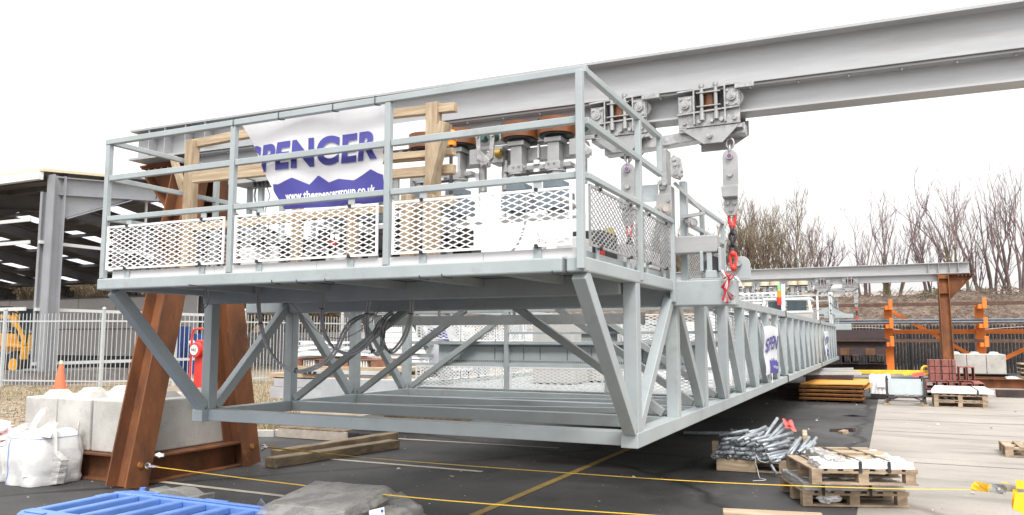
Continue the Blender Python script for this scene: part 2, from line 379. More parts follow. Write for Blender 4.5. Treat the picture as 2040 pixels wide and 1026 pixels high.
# joints of the concrete bays
jb = MB()
for y in (8.35, 12.6, 16.6, 20.8, 25.1, 29.4, 33.6, 37.8): jb.add([(-.30, y, .008), (14, y + .12, .008), (14, y + .155, .008), (-.30, y + .035, .008)], [(0, 1, 2, 3)])
for x in (4.1, 8.6): jb.add([(x, -8, .008), (x + .03, -8, .008), (x + .03, 41, .008), (x, 41, .008)], [(0, 1, 2, 3)])
structure('pavement_joints', jb, M('joint_filler', (.20, .18, .155), .9))
structure('grass_verge', sheet_mb([(-80, 4), (-16, 7.9), (-14.4, 9.1), (-9.95, 11.15), (-9.9, 11.6), (-10.6, 22), (-12, 30), (-14, 44), (-80, 60)], .004), vergem)
# kerb of the verge
kb = MB(); kp = [(-30, 2.4), (-14.4, 9.1), (-9.95, 11.1), (-10.4, 17), (-11.2, 26)]
for a, b in zip(kp[:-1], kp[1:]): kb.bar((*a, .045), (*b, .045), .14, .13)
structure('kerb', kb, conc)
def paint_line(a, b, w_, m=linem, kind='parking_line'):
    a = Vector(a); b = Vector(b); d = (b - a).normalized(); n_ = Vector((-d.y, d.x)) * w_ / 2
    structure(kind, MB().add([(*(a - n_), .005), (*(b - n_), .005), (*(b + n_), .005), (*(a + n_), .005)], [(0, 1, 2, 3)]), m)
paint_line((-8.3, 7.05), (-4.9, 6.98), .09)
paint_line((-7.75, 9.39), (-4.88, 9.37), .09)
paint_line((-8.0, 11.74), (-4.8, 11.85), .09)
paint_line((-8.0, 14.1), (-4.8, 14.2), .09)
paint_line((-3.78, -2), (-3.78, 31), .10, ylinem, 'yellow_line')
# litter and grit, nobody could count it
lb = MB()
for i in range(900):
    x = rnd.uniform(-9, 3); y = rnd.uniform(4.5, 24); s_ = rnd.uniform(.004, .014) * (1 if rnd.random() < .93 else 3)
    a = rnd.uniform(0, 6.3); c, s2 = math.cos(a) * s_, math.sin(a) * s_; k = rnd.uniform(.3, 1.2)
    z = .012
    lb.add([(x - c, y - s2, z), (x + s2 * k, y - c * k, z + s_ * .5), (x + c, y + s2, z), (x - s2 * k, y + c * k, z + .002)], [(0, 1, 2, 3)])
tag(obj('litter', lb, litterm, None, off=Vector()), 'specks of paper, grit and wood chips scattered over the asphalt', 'litter', kind='stuff')
# dry grass along the verge
gb = MB()
for i in range(5200):
    t = rnd.random()
    if rnd.random() < .5: px = rnd.uniform(500, 600); py = rnd.uniform(758, 862)
    else: px = rnd.uniform(-60, 330); py = rnd.uniform(772, 800) if rnd.random() < .75 else rnd.uniform(795, 850)
    p = PX(px, py, Z=0); h = rnd.uniform(.04, .16); a = rnd.uniform(0, 6.3); l = Vector((math.cos(a), math.sin(a), 0)) * .012
    tip = p + Vector((rnd.uniform(-.07, .07), rnd.uniform(-.07, .07), h)); gb.add([p - l, p + l, tip], [(0, 1, 2)])
tag(obj('dry_grass', gb, M('dry_grass', (.34, .28, .165), .9, col2=(.19, .155, .08), scale=3), None, off=Vector()), 'short dry grass growing on the gravel verge', 'grass', kind='stuff')
rb = MB()
for i in range(1500):
    px = rnd.uniform(-60, 300); py = rnd.uniform(776, 862) if rnd.random() < .6 else rnd.uniform(770, 785)
    p = PX(px, py, Z=0); s_ = rnd.uniform(.02, .06); rb.sph(p + Vector((0, 0, s_ * .3)), s_, 5, 3, (1, .8, .6))
tag(obj('gravel', rb, M('gravel', (.42, .36, .28), .95, col2=(.22, .18, .13), scale=9), None, off=Vector()), 'loose stones and earth on the verge below the pale fence', 'gravel', kind='stuff')

# ------------------------------------------------------------------ the access gantry (walkway truss with end platform)
XL, XR, YD, YT, YE = -6.515, -1.782, 4.868, 6.03, 34.2
ZT, ZD, ZB = 3.585, 2.287, 2.185
CB, CT = .893, 1.012
g = thing('access_gantry', 'long pale grey steel truss walkway with a railed platform hanging over the yard', 'gantry', (-4.15, 6.1, CB))
BV = .006
for x0, x1 in ((XL, XL + .14), (XR - .14, XR)):
    obj('bottom_chord', MB().box(x0, x1, YT, YE, CB, CT), paint, g, BV)
    obj('top_chord', MB().box(x0, x1, 7.57, YE, 2.155, 2.262), paint, g, BV)
YS = [6.02 + .0] + [7.38 + 1.262 * i for i in range(22)]
posts = [6.02] + [7.38, 8.635, 9.90, 11.13, 12.40] + [13.68 + 1.27 * i for i in range(16)]
def trussside(x0, x1, sgn):
    for i, y in enumerate(posts):
        if i == 0: y += .04 + (.07 if sgn < 0 else 0)
        obj('post', MB().box(x0, x1, y + .003, y + .115, CT - .003, 2.16 if i > 1 else 2.187), paint, g, BV)
        if i == 0: continue
        yn = posts[i + 1] if i + 1 < len(posts) else None
        if yn: obj('diagonal', MB().bar(((x0 + x1) / 2, y + .16, 2.12), ((x0 + x1) / 2, yn - .05, CT + .03), .085, .10, up=(0, 0, 1)), paint, g, BV)
    xm = (x0 + x1) / 2
    e_ = .08 if sgn < 0 else .02
    obj('diagonal', MB().bar((xm, 6.19 + e_, CT + .02), (xm, 7.36, 2.14), .085, .10), paint, g, BV)
    obj('diagonal', MB().bar((xm, 4.93 + e_, 2.18), (xm, 6.03 + e_, CT + .02), .10, .11), paint, g, BV)
trussside(XL + .004, XL + .118, -1); trussside(XR - .118, XR - .004, 1)
obj('cross_beam', MB().box(XL + .14, XR - .14, 6.11, 6.25, CB + .006, CT - .002), paint, g, BV)
for i, y in enumerate(posts[1:]):
    obj('cross_beam', MB().box(XL + .14, XR - .14, y, y + .11, CB + .004, CT - .004), paint, g, BV)
for y in posts[1:4]:
    for s in (-1, 1):
        xb = XL + .16 if s < 0 else XR - .16; xt = -4.15 + s * .62
        obj('knee_brace', MB().bar((xb, y + .05, CT + .03), (xt, y + .05, 2.10), .07, .075), paint_d, g, .004)
# floor bracing laid between the cross beams
for a, b in zip(posts[1:4], posts[2:5]):
    obj('floor_brace', MB().bar((XL + .15, a + .1, .955), (XR - .15, b, .955), .06, .06), paint, g, .004)
# end plates where the truss bays are bolted together
for y in (16.2, 24.9):
    for z0, z1 in ((CB - .02, CT + .02), (2.14, 2.275)):
        for x in (XL + .07, XR - .07):
            m = MB().box(x - .085, x + .085, y, y + .014, z0, z1).box(x - .085, x + .085, y + .03, y + .044, z0, z1)
            for dx in (-.05, .05):
                for zz in (z0 + .03, z1 - .03): m.cyl((x + dx, y - .02, zz), (x + dx, y + .07, zz), .012, n=6)
            obj('splice_plate', m, rust_d, g)
# main cross beam with outriggers
obj('main_beam', MB().box(-7.08, -1.235, 7.316, 7.55, 2.045, 2.282), paint, g, .012)
# platform deck frame
fr = MB().box(XL - .003, XR - .16, YD, YD + .09, ZB, ZD)
obj('platform_beam', fr, paint, g, .012)
for x0, x1 in ((XL, XL + .1), (XR - .13, XR)):
    obj('platform_beam', MB().box(x0, x1, YD + (.0 if x0 > -3 else .092), 7.314, ZB, ZD + .001), paint, g, .012)
obj('platform_beam', MB().box(XL + .1, XR - .13, 6.02, 6.13, ZB - .09, ZD - .03), paint_d, g, .008)
for x in (-5.7, -4.85, -4.0, -3.2, -2.45):
    obj('joist', MB().box(x, x + .07, YD + .09, 7.31, ZB + .0, ZD - .032), paint_d, g, .004)
dm = MB().box(XL + .1, XR - .13, YD + .1, 7.30, ZD - .028, ZD - .004)
obj('deck', dm, M('platform_deck', (.22, .235, .24), .6, var=.1), g)
tb = MB(); xs = [XL + .16, -5.1, -4.02, -3.4, -2.55, XR - .02]
for a, b in zip(xs[:-1], xs[1:]): tb.box(a + .002, b - .002, YD + .03, YD + .04, ZD + .002, ZD + .062)
obj('toe_board', tb, M('toe_board_paint', (.60, .60, .61), .5, var=.03), g)
tb = MB().box(XR - .06, XR - .05, YD + .05, 6.1, ZD + .002, ZD + .055).box(XR - .06, XR - .05, 6.28, 7.2, ZD + .002, ZD + .055)
obj('toe_board', tb, paint, g)
# railing
PW = .05
def rpost(x, y, z1, z0=ZD): obj('railing_post', MB().box(x, x + PW, y, y + PW, z0, z1), paint, g, .005)
RH = [(3.535, 3.585), (3.192, 3.243), (2.817, 2.862)]
rpost(XL + .02, YD + .002, 3.535); rpost(-4.95, YD + .002, 3.535); rpost(-3.385, YD + .002, 3.535); rpost(XR - .035, YD - .06, 3.535, 2.20)
for k, (a, b) in enumerate(RH):
    if k == 0: obj('rail', MB().box(XL + .02, XR + .023, YD - .003, YD + .049, a, b), paint, g, .005)
    else:
        for x0, x1 in ((XL + .079, -4.951), (-4.891, -3.386), (-3.326, XR - .036)): obj('rail', MB().box(x0, x1, YD + .006, YD + .052, a, b), paint, g, .005)
for x in (XL + .022, XR - .033):
    rpost(x, 6.17, 3.535, 2.21 if x > -3 else ZD)
    for k, (a, b) in enumerate(RH):
        yend = 6.90 if k < 2 else 7.30
        obj('rail', MB().box(x + .003, x + .0475, YD + (.057 if k == 0 else .07), yend, a + .002, b - .002), paint, g, .005)
    obj('rail', MB().box(x + .002, x + .049, 6.85, 6.903, 3.235, 3.545), paint, g, .005)
    rpost(x, 7.25, 2.81, 2.08)
    # rear platform rails
    for k, y in enumerate((7.80, 8.72, 9.95)): rpost(x - .02, y, 3.16, 2.2)
    for a, b in ((3.16, 3.205), (2.90, 2.94), (2.78, 2.82)): obj('rail', MB().box(x - .018, x + .0275, 7.803, 9.998, a, b), paint, g, .005)
# expanded-metal infill panels
def mesh_panel(L, H, px_=.104, pz=.0418, t=.0085, d=.008, fw=.016):
    """panel in local XZ, origin lower left"""
    m = MB()
    # strands run both ways, clipped to the frame
    sl_ = pz / px_ * 2 / 2
    for sg in (1, -1):
        c0 = -H * 2 if sg > 0 else 0
        k = int(-(L * sl_) / pz) - 2
        while k * pz < H + L * sl_ + pz:
            c = k * pz; k += 1
            # z = c + sg*sl*x
            xa, xb = 0.0, L
            def zz(x): return c + sg * sl_ * x
            if sg > 0: xa = max(0, (0 - c) / sl_); xb = min(L, (H - c) / sl_)
            else: xa = max(0, (c - H) / sl_); xb = min(L, c / sl_)
            if xb - xa < .004: continue
            m.bar((xa, .0 if sg > 0 else .0012, zz(xa)), (xb, .0 if sg > 0 else .0012, zz(xb)), d * .6, t, up=(0, 0, 1))
    for a in ((-.002, L + .002, -.002, fw), (-.002, L + .002, H - fw, H + .002)): m.box(a[0], a[1], -.006, .008, a[2], a[3])
    for a in ((-.002, fw, fw, H - fw), (L - fw, L + .002, fw, H - fw)): m.box(a[0], a[1], -.006, .008, a[2], a[3])
    return m
meshcache = {}
def panel(L, H, loc, rz=0, mat=white_p, parent=g, clips=True, tone='w', **k):
    key = (round(L, 2), round(H, 2), mat.name, tuple(k.items()))
    if key not in meshcache:
        o = obj('mesh_panel', mesh_panel(L, H, **k), mat, parent, off=Vector()); meshcache[key] = o.data
    else:
        o = bpy.data.objects.new('mesh_panel', meshcache[key]); COL.objects.link(o); o.parent = parent
    o.location = Vector(loc) - ORG[parent.name]; o.rotation_euler = (0, 0, rz)
    if clips:
        q = Matrix.Rotation(rz, 3, 'Z')
        cm = MB()
        for fx in (.18, .82):
            for zz in (0, H):
                c = Vector(loc) + q @ Vector((L * fx, .012, zz)); e = .07 if zz else -.085
                d1 = q @ Vector((.03, 0, 0)); d2 = q @ Vector((0, .008, 0))
                cm.prism([c - d1, c + d1, c + d1 + Vector((0, 0, e)), c - d1 + Vector((0, 0, e))], d2)
        obj('panel_clip', cm, paint, parent)
        cb_ = MB()
        for fx in (.18, .82):
            for zz in (.004, H - .004):
                c = Vector(loc) + q @ Vector((L * fx, -.02, zz)); cb_.cyl(c, c + (q @ Vector((0, .03, 0))), .014, n=6)
        obj('panel_bolt', cb_, darkm, parent)
    return o
panel(1.43, .395, (-6.41, YD + .005, 2.365)); panel(1.43, .395, (-4.862, YD + .005, 2.365)); panel(1.43, .395, (-3.30, YD + .005, 2.365))
for x in (XR - .005, XL + .05):
    panel(1.13, .42, (x, 4.99, 2.37), R(90), mat=galv_b, px_=.085, pz=.042, t=.007); panel(.88, .42, (x, 6.30, 2.37), R(90), mat=galv_b, px_=.085, pz=.042, t=.007)
    panel(.82, .42, (x - .02, 7.88, 2.34), R(90), mat=galv_b, px_=.085, pz=.042, t=.007); panel(1.1, .42, (x - .02, 8.8, 2.34), R(90), mat=galv_b, px_=.085, pz=.042, t=.007)
# walkway inside the truss: grating, barrier, side meshes
YW = 9.97
m = MB()
for x in [XL + .3 + .043 * i for i in range(int((XR - XL - .6) / .043))]: m.box(x, x + .006, YW + .02, YW + .12, .99, 1.03)
m.box(XL + .2, XR - .2, YW + .0, YW + .008, .985, .99).box(XL + .2, XR - .2, YW + .0, YW + .008, 1.028, 1.034)
obj('grating_edge', m, paint, g)
m = MB().box(XL + .16, XR - .16, YW + .13, 33.5, .995, 1.02)
obj('walkway_grating', m, M('walkway_grating', (.34, .36, .36), .55, var=.1, scale=20), g)
m = MB()
for i in range(14):
    y = 10.6 + i * 1.27; m.box(XR - .38, XR - .16, y, y + .28, 1.022, 1.09)
obj('step_tread', m, galv_b, g)
for x in (-4.83, -3.36): obj('barrier_post', MB().box(x - .03, x + .03, YW, YW + .06, 1.015, 2.05), paint, g, .004)
for a, b, x0 in ((1.655, 1.70, XL + .14), (1.335, 1.385, XL + .14), (1.80, 1.835, -4.8)):
    for c0, c1 in ((x0, -4.861), (-4.799, -3.391), (-3.329, XR - .13)):
        if c1 > c0 + .01: obj('barrier_rail', MB().box(c0, c1, YW + .005, YW + .05, a, b), paint, g, .004)
panel(1.42, .30, (XL + .22, YW - .01, 1.045), mat=white_p, clips=False); panel(1.36, .30, (-4.76, YW - .01, 1.045), mat=white_p, clips=False)
panel(1.35, .30, (-3.3, YW - .01, 1.045), mat=white_p, clips=False)
panel(1.42, .30, (XL + .22, YW - .01, 1.73), mat=white_p, clips=False); panel(1.3, .36, (-3.25, YW + .3, 1.70), mat=white_p, clips=False)
m = MB().box(XL + .55, XR - .3, YW + .09, YW + .10, 1.385, 1.655).box(XL + .55, XR - .3, YW + .06, YW + .1, 1.385, 1.395).box(XL + .55, XR - .3, YW + .06, YW + .1, 1.645, 1.655)
obj('slotted_tray', m, paint, g)
m = MB()
x = XL + .75
while x < XR - .35:
    for z in (1.41, 1.625): m.box(x, x + .008, YW + .084, YW + .089, z, z + .022)
    x += .03
for x in (-5.6, -5.05, -4.6, -4.35, -3.95, -3.6, -3.25, -2.9, -2.5):
    for k in range(6): m.box(x, x + .012, YW + .084, YW + .089, 1.45 + k * .028, 1.464 + k * .028)
obj('tray_slots', m, darkm, g)
m = MB().box(-3.72, -3.22, YW + .04, YW + .055, 1.67, 1.93)
obj('bracket_plate', m, paint_d, g)
for x in (XL + .16, XR - .20):
    for z in (1.08, 1.68):
        m = MB().bar((x + .02, 10.1, z - .03), (x + .02, 33.4, z - .03), .04, .04).bar((x + .02, 10.1, z + .40), (x + .02, 33.4, z + .40), .04, .04)
        obj('inner_rail', m, paint, g)
        y = 10.15
        while y < 33: panel(1.2, .36, (x + .02, y, z + .01), R(90), mat=white_p, clips=False, px_=.12, pz=.055, t=.009); y += 1.27
# cable tray carried under the platform
m = MB().box(-5.80, -2.35, 8.20, 8.30, 1.90, 1.905).box(-5.80, -2.35, 8.20, 8.205, 1.905, 2.01).box(-5.80, -2.35, 8.295, 8.30, 1.905, 2.01)
for x in (-4.9, -3.9, -3.0): m.box(x, x + .03, 8.23, 8.26, 2.01, 2.16)
obj('cable_tray', m, mast_m, g)
obj('joist', MB().box(XL + .12, XR - .12, 8.66, 8.75, 2.10, 2.20), paint_d, g, .004)
obj('joist', MB().box(XL + .12, XR - .12, 9.92, 10.0, 2.10, 2.20), paint_d, g, .004)
# equipment on the walkway (fixed to it)
cab = MB().box(-5.15, -4.45, 11.6, 12.3, 1.03, 2.1)
obj('control_cabinet', cab, M('cabinet_beige', (.40, .39, .37), .5, var=.05), g, .02)
obj('gear_housing', MB().cyl((-4.5, 12.8, 1.05), (-4.5, 12.8, 1.95), .45, n=24).cyl((-4.5, 12.8, 1.95), (-4.5, 12.8, 2.1), .3, n=24), M('housing_grey', (.36, .35, .33), .5), g)
obj('side_board', MB().box(-3.2, -2.4, 12.6, 12.63, 1.25, 2.0), white_p, g)
# far platform
fx = (XL + .02, XR - .06)
for x in fx:
    for y in (30.6, 31.9, 33.6, 35.3): rpost(x, y, 3.3, 2.2)
    for a, b in ((3.26, 3.31), (2.95, 3.0), (2.6, 2.64)): obj('rail', MB().box(x + .003, x + .05, 30.6, 35.35, a, b), paint, g)
for a, b in ((3.26, 3.31), (2.95, 3.0), (2.6, 2.64)): obj('rail', MB().box(XL + .02, XR, 35.3, 35.35, a, b), paint, g)
for a, b in ((3.26, 3.31), (2.7, 2.75)): obj('rail', MB().box(XL + .02, XR, 30.6, 30.65, a, b), paint, g)
obj('deck', MB().box(XL + .1, XR - .1, 32.0, 35.4, 2.2, 2.26), paint, g)
obj('main_beam', MB().box(-7.08, -1.235, 32.75, 32.98, 2.045, 2.282), paint, g, .012)
obj('outrigger_arm', MB().box(-2.2, -1.15, 32.78, 32.92, 2.50, 2.66), paint, g, .01)
obj('outrigger_post', MB().box(-2.0, -1.86, 32.75, 32.95, 2.28, 3.5).box(-2.45, -2.38, 32.75, 32.9, 2.28, 3.35), white_p, g, .01)
obj('gusset', MB().prism([(-2.7, 32.8, 2.66), (-2.0, 32.8, 2.95), (-2.0, 32.8, 2.66)], (0, .05, 0)).prism([(-1.86, 32.8, 2.9), (-1.4, 32.8, 2.66), (-1.86, 32.8, 2.66)], (0, .05, 0)), paint, g)
# cab on the walkway near the far end
cb = MB().box(-4.05, -2.35, 29.6, 31.2, 1.9, 2.66)
cabb = obj('cab_body', cb, M('stainless_panels', (.47, .45, .43), .35, metal=.3, var=.05), g, .02)
m = MB()
for x in (-4.05, -3.3, -2.4): m.bar((x, 29.6, 2.66), (x + (.1 if x < -4 else -.08 if x > -2.5 else 0), 29.7, 3.1), .07, .07)
m.box(-4.0, -2.4, 29.62, 31.1, 3.1, 3.17).box(-4.05, -2.33, 29.57, 29.62, 2.64, 2.70)
obj('cab_frame', m, white_p, g)
obj('cab_window', MB().box(-3.85, -3.4, 29.66, 29.68, 2.70, 3.05).box(-3.2, -2.55, 29.66, 29.68, 2.70, 3.05), glass, cabb)
obj('signal_mast', MB().box(-3.34, -3.22, 29.3, 29.4, 1.9, 3.65), M('mast_pale_blue', (.55, .66, .68), .5), g)
sg = MB().cyl((-3.42, 29.34, 3.42), (-3.42, 29.34, 3.62), .05, n=10); obj('signal_lamp', sg, M('green_lens', (.25, .8, .25), .3), g)
obj('signal_lamp', MB().cyl((-3.42, 29.34, 3.17), (-3.42, 29.34, 3.42), .07, n=10), amber, g)
obj('signal_lamp', MB().cyl((-3.42, 29.34, 2.9), (-3.42, 29.34, 3.17), .07, .1, n=10), red, g)
m = MB()
for z in (3.30, 3.42, 3.16, 3.05): m.box(-6.3, -3.5 if z > 3.2 else -4.3, 31.4, 31.5, z, z + .05)
for i in range(16):
    x = -6.2 + i * .17; m.box(x, x + .06, 31.6, 31.7, 2.5, 3.3 + .1 * (i % 3))
obj('machinery_frame', m, white_p, g)
m = MB()
for i in range(60):
    x = rnd.uniform(-6.3, -2.4); z = rnd.uniform(2.4, 3.25); s_ = rnd.uniform(.04, .16); y = rnd.uniform(31.8, 32.6); m.box(x, x + s_, y, y + .1, z, z + rnd.uniform(.03, .2))
obj('machine_part', m, galv_b, g)
m = MB().box(-2.95, -2.5, 32.4, 32.5, 3.35, 3.45).box(-2.9, -2.5, 31.8, 31.9, 2.9, 3.0).box(-2.9, -2.5, 31.8, 31.9, 2.55, 2.85).box(-2.9, -2.5, 31.8, 31.9, 2.3, 2.4).bar((-2.85, 31.7, 2.2), (-2.6, 31.7, 2.75), .12, .05)
obj('packing_timber', m, timber_h, g)
m = MB().box(-6.1, -4.5, 29.2, 30.4, 2.1, 2.65)
obj('machine_cover', m, white_p, g, .08)

# ------------------------------------------------------------------ banners
def big_banner():
    # four corners of the hung sheet: top left, top right, bottom right, bottom left (left edge is folded over on the slant)
    yb = YD + .10
    TL, TR, BR_, BL = [PX(x, y, Y=yb) for x, y in ((478, 243), (766, 203), (769, 402), (560, 399))]
    off = Vector((0, -.001, 0))
    def S(u, v, e=0):
        # u 0..1 across the full (unfolded) sheet, v 0 top .. 1 bottom
        L = TL.lerp(BL, v); Rr = TR.lerp(BR_, v)
        # keep the print unsheared: measure u along a straight line hung from the top edge
        a = TL + (BR_ - TR) * v; p = a.lerp(TR + (BR_ - TR) * v, u)
        wv = .018 * math.sin(u * 9 + v * 3) + .012 * math.sin(u * 21 - v * 5) * v + .01 * math.sin(v * 8)
        p.y = yb + wv - e; return p
    def uleft(v): return (TL.lerp(BL, v).x - TL.x) / (TR.x - TL.x) + .0
    b = thing('banner', 'large white and blue banner on the front platform rail, left edge folded back', 'banner', tuple((TL + TR) / 2))
    m = MB(); NU, NV = 40, 24; P = []
    for j in range(NV + 1):
        v = j / NV; ul = uleft(v)
        for i in range(NU + 1): P.append(S(ul + (1 - ul) * i / NU, v))
    m.add(P, [(j * (NU + 1) + i, j * (NU + 1) + i + 1, (j + 1) * (NU + 1) + i + 1, (j + 1) * (NU + 1) + i) for j in range(NV) for i in range(NU)], True)
    b_sh = obj('sheet', m, vinyl, b)
    # blue mountain skyline along the foot
    sky_ = [(-.1, .76), (.10, .66), (.20, .74), (.30, .755), (.40, .70), (.50, .78), (.56, .69), (.63, .775), (.70, .75), (.80, .78), (.92, .69), (.97, .74), (1.0, .76)]
    def top(u):
        for (a, ya), (c, yc) in zip(sky_[:-1], sky_[1:]):
            if a <= u <= c: return ya + (yc - ya) * (u - a) / (c - a)
        return .8
    m = MB(); P = []; NV2 = 8
    for j in range(NV2 + 1):
        for i in range(NU * 2 + 1):
            v_ = 0
            u0 = uleft(.8); u = u0 + (1 - u0) * i / (NU * 2); tv = top(u) - .02; v = tv + (1 - tv) * j / NV2
            u = max(u, uleft(v)); P.append(S(min(u, 1), v, .004))
    n_ = NU * 2 + 1
    m.add(P, [(j * n_ + i, j * n_ + i + 1, (j + 1) * n_ + i + 1, (j + 1) * n_ + i) for j in range(NV2) for i in range(n_ - 1)], True)
    obj('printed_skyline', m, navy, b_sh)
    W_ = TR.x - TL.x; Hh = (TL - (TL + (BR_ - TR))).length
    bm_ = text_bm('SPENCER', 1, bold=.0145 / .31, cuts=0); tw_ = max(v.co.x for v in bm_.verts); bm_.free()
    u0_, u1_, sz = .062, .968, .31
    sxx = (u1_ - u0_) * W_ / (tw_ * sz)
    t, wd = text_mb('SPENCER', sz, lambda x, y: S(u0_ + x / W_, .575 - y / Hh - .02 * (x / W_), .012), bold=.0145, cuts=2, sx=sxx, keep=lambda x, y: u0_ + x / W_ > uleft(.575 - y / Hh) + .004)
    obj('letter', t, navy_t, b_sh)
    t, wd = text_mb('www.thespencergroup.co.uk', .088, lambda x, y: S(.345 + x / W_, .905 - y / Hh, .010), bold=.003, cuts=1, sx=.80, keep=lambda x, y: .345 + x / W_ < .995)
    obj('web_address', t, wt, b_sh)
    m = MB()
    for u in (.02, .35, .72, .99):
        c = S(u, 0); m.tube([(c.x, YD - .008, 3.528), (c.x, YD - .008, 3.592), (c.x, YD + .056, 3.592), (c.x, YD + .07, 3.54), (c.x, YD + .02, 3.527), (c.x, YD - .008, 3.528)], .004, 5)
    obj('cable_tie', m, blackr, b)
big_banner()
def side_banner(y0, y1, z0, z1, label, drop=.0):
    x = XR + .012; b = thing('banner', label, 'banner', (x, (y0 + y1) / 2, z1), 'small banners hung on the side of the truss')
    W_ = y1 - y0; H_ = z1 - z0
    def S(u, v, e=0): return Vector((x + .012 + .05 * math.sin(u * 4.2 + 1) * (.3 + v) * .6 + .012 * math.sin(v * 9) + e, y0 + W_ * u + .10 * v * (1 - u) * -1, z1 - H_ * v + .03 * math.sin(u * 3.2) - .05 * u * v + drop * u))
    m = MB(); N = 16
    m.add([S(i / N, j / N) for j in range(N + 1) for i in range(N + 1)], [(j * (N + 1) + i, j * (N + 1) + i + 1, (j + 1) * (N + 1) + i + 1, (j + 1) * (N + 1) + i) for j in range(N) for i in range(N)], True)
    b_sh = obj('sheet', m, vinyl, b)
    m = MB(); P = []; tp = [.74, .70, .735, .75, .72, .68, .72, .75, .74, .70, .67, .71, .74, .72, .70, .73, .76]
    for j in range(7):
        for i in range(N + 1):
            u = .22 + .78 * i / N; v = tp[i] + (1 - tp[i]) * j / 6; P.append(S(u, v, .006))
    m.add(P, [(j * (N + 1) + i, j * (N + 1) + i + 1, (j + 1) * (N + 1) + i + 1, (j + 1) * (N + 1) + i) for j in range(6) for i in range(N)], True)
    obj('printed_skyline', m, navy, b_sh)
    t, wd = text_mb('SPENCER', .30, lambda a, c: S(.06 + a / W_, .55 - c / H_ - .10 * a / W_, .012), bold=.008, cuts=2, sx=2.5, keep=lambda a, c: .06 + a / W_ < .985)
    obj('letter', t, navy_t, b_sh)
    t, wd = text_mb('www.thespencergroup.co.uk', .085, lambda a, c: S(.55 + a / W_, .90 - c / H_, .012), cuts=1, sx=1.6, keep=lambda a, c: .55 + a / W_ < .97)
    obj('web_address', t, wt, b_sh)
    obj('tie_cord', MB().tube([S(.02, .98), S(.05, 1.03) + Vector((.02, 0, -.06)), S(.3, 1.05) + Vector((.02, 0, -.12)), S(.5, 1.0)], .004, 5).tube([S(0, 0), S(0, 0) + Vector((-.03, 0, .1))], .004, 5).tube([S(1, 0), S(1, 0) + Vector((-.03, 0, .1))], .004, 5), white_p, b)
side_banner(12.85, 14.75, 1.17, 1.92, 'white and blue banner with cut off lettering, the nearer one on the truss side')
side_banner(25.9, 28.0, 1.19, 1.93, 'white and blue banner with cut off lettering, the farther one on the truss side')

# ------------------------------------------------------------------ runway beams (local: x along the beam, origin under the flange centre at the support end)
def runway(loc, rz, label, Lr, mark):
    """built from local x=-1.1 (free end with stiffeners) to x=Lr"""
    b = thing('runway_beam', label, 'steel beam', (0, 0, 0), 'overhead runway beams')
    obj('upper_beam', MB().ibeam((-.84, 0, 4.295), (Lr, 0, 4.295), .41, .30, .014, .026), galv, b)
    obj('lower_beam', MB().ibeam((.16, 0, 3.956), (Lr, 0, 3.956), .26, .24, .014, .020), galv, b)
    m = MB()
    for x in (-.50, -.22, .14, .47): m.box(x, x + .012, -.146, -.008, 4.117, 4.473).box(x, x + .012, .008, .146, 4.117, 4.473)
    obj('stiffener', m, galv, b)
    m = MB(); x = .4
    while x < Lr:
        for s in (-.085, .085): m.cyl((x, s, 4.045), (x, s, 4.068), .014, n=6)
        x += .42
    obj('bolts', m, galv_b, b)
    b.location = loc; b.rotation_euler = (0, 0, rz); return b
BR = .025
runway((-8.17, 7.27, 0), BR, 'near galvanised runway beam of two stacked I sections crossing the top of the picture', 11.6, 1)
runway((1.95, 32.98, 0), math.pi, 'far galvanised runway beam of two stacked I sections in front of the bare trees', 11.4, 0)

# ------------------------------------------------------------------ support frames
def aframe(label, mat, dark, full=True):
    t = thing('support_frame', label, 'steel frame', (0, 0, 0), 'support frames of the runway beams')
    for s in (-1, 1):
        obj('leg', MB().ibeam((0, s * .93, .01), (0, s * .155, 4.05), .34, .31, .016, .022, up=(1, 0, 0)), mat, t)
    obj('head_plate', MB().box(-.98, .32, -.17, .17, 4.052, 4.078), mat, t)
    m = MB().prism([(-.17, -.008, 4.03), (-.94, -.008, 4.03), (-.94, -.008, 3.99), (-.17, -.008, 3.16)], (0, .016, 0))
    m.prism([(-.965, -.15, 3.98), (-.18, -.15, 3.13), (-.18, .15, 3.13), (-.965, .15, 3.98)], (.014, 0, .02))
    m.box(-.975, -.17, -.15, .15, 4.032, 4.05)
    obj('bracket', m, mat, t)
    m = MB()
    for x in (-.86, -.74, -.62, -.5, -.08, .05):
        for s in (-.11, .11): m.cyl((x, s, 4.0), (x, s, 4.052), .02, n=8)
    obj('bolt', m, galv_b, t)
    m = MB()
    for s in (-1, 1):
        for z in (3.35, 3.9): m.box(-.145, .145, s * (.93 - .775 * z / 4.05) - .15, s * (.93 - .775 * z / 4.05) + .15, z, z + .014)
    obj('stiffener', m, mat, t)
    # base grillage
    for x in (-.10,): obj('base_beam', MB().ibeam((x, -.86, .165), (x, .86, .165), .32, .30, .014, .02), dark, t)
    if full:
        for y in (-.62, .62): obj('base_beam', MB().ibeam((-.27, y, .165), (-2.5, y, .165), .32, .28, .014, .02), dark, t)
    for s in (-1, 1):
        y = s * .90
        m = MB().cyl((.17, y, .27), (.186, y, .27), .035, n=14)
        obj('strap_eye', m, M('fresh_rust', (.34, .14, .035), .8, var=.4, scale=20), t)
    return t
fr1 = aframe('near rust brown A frame with leaning legs under the left end of the runway beam', rust, rust)
fr1.location = (-8.12, 7.52, 0)
fr2 = dup(fr1, (1.93, 32.98, 0), math.pi, 'far rust brown column frame under the right end of the distant runway beam')

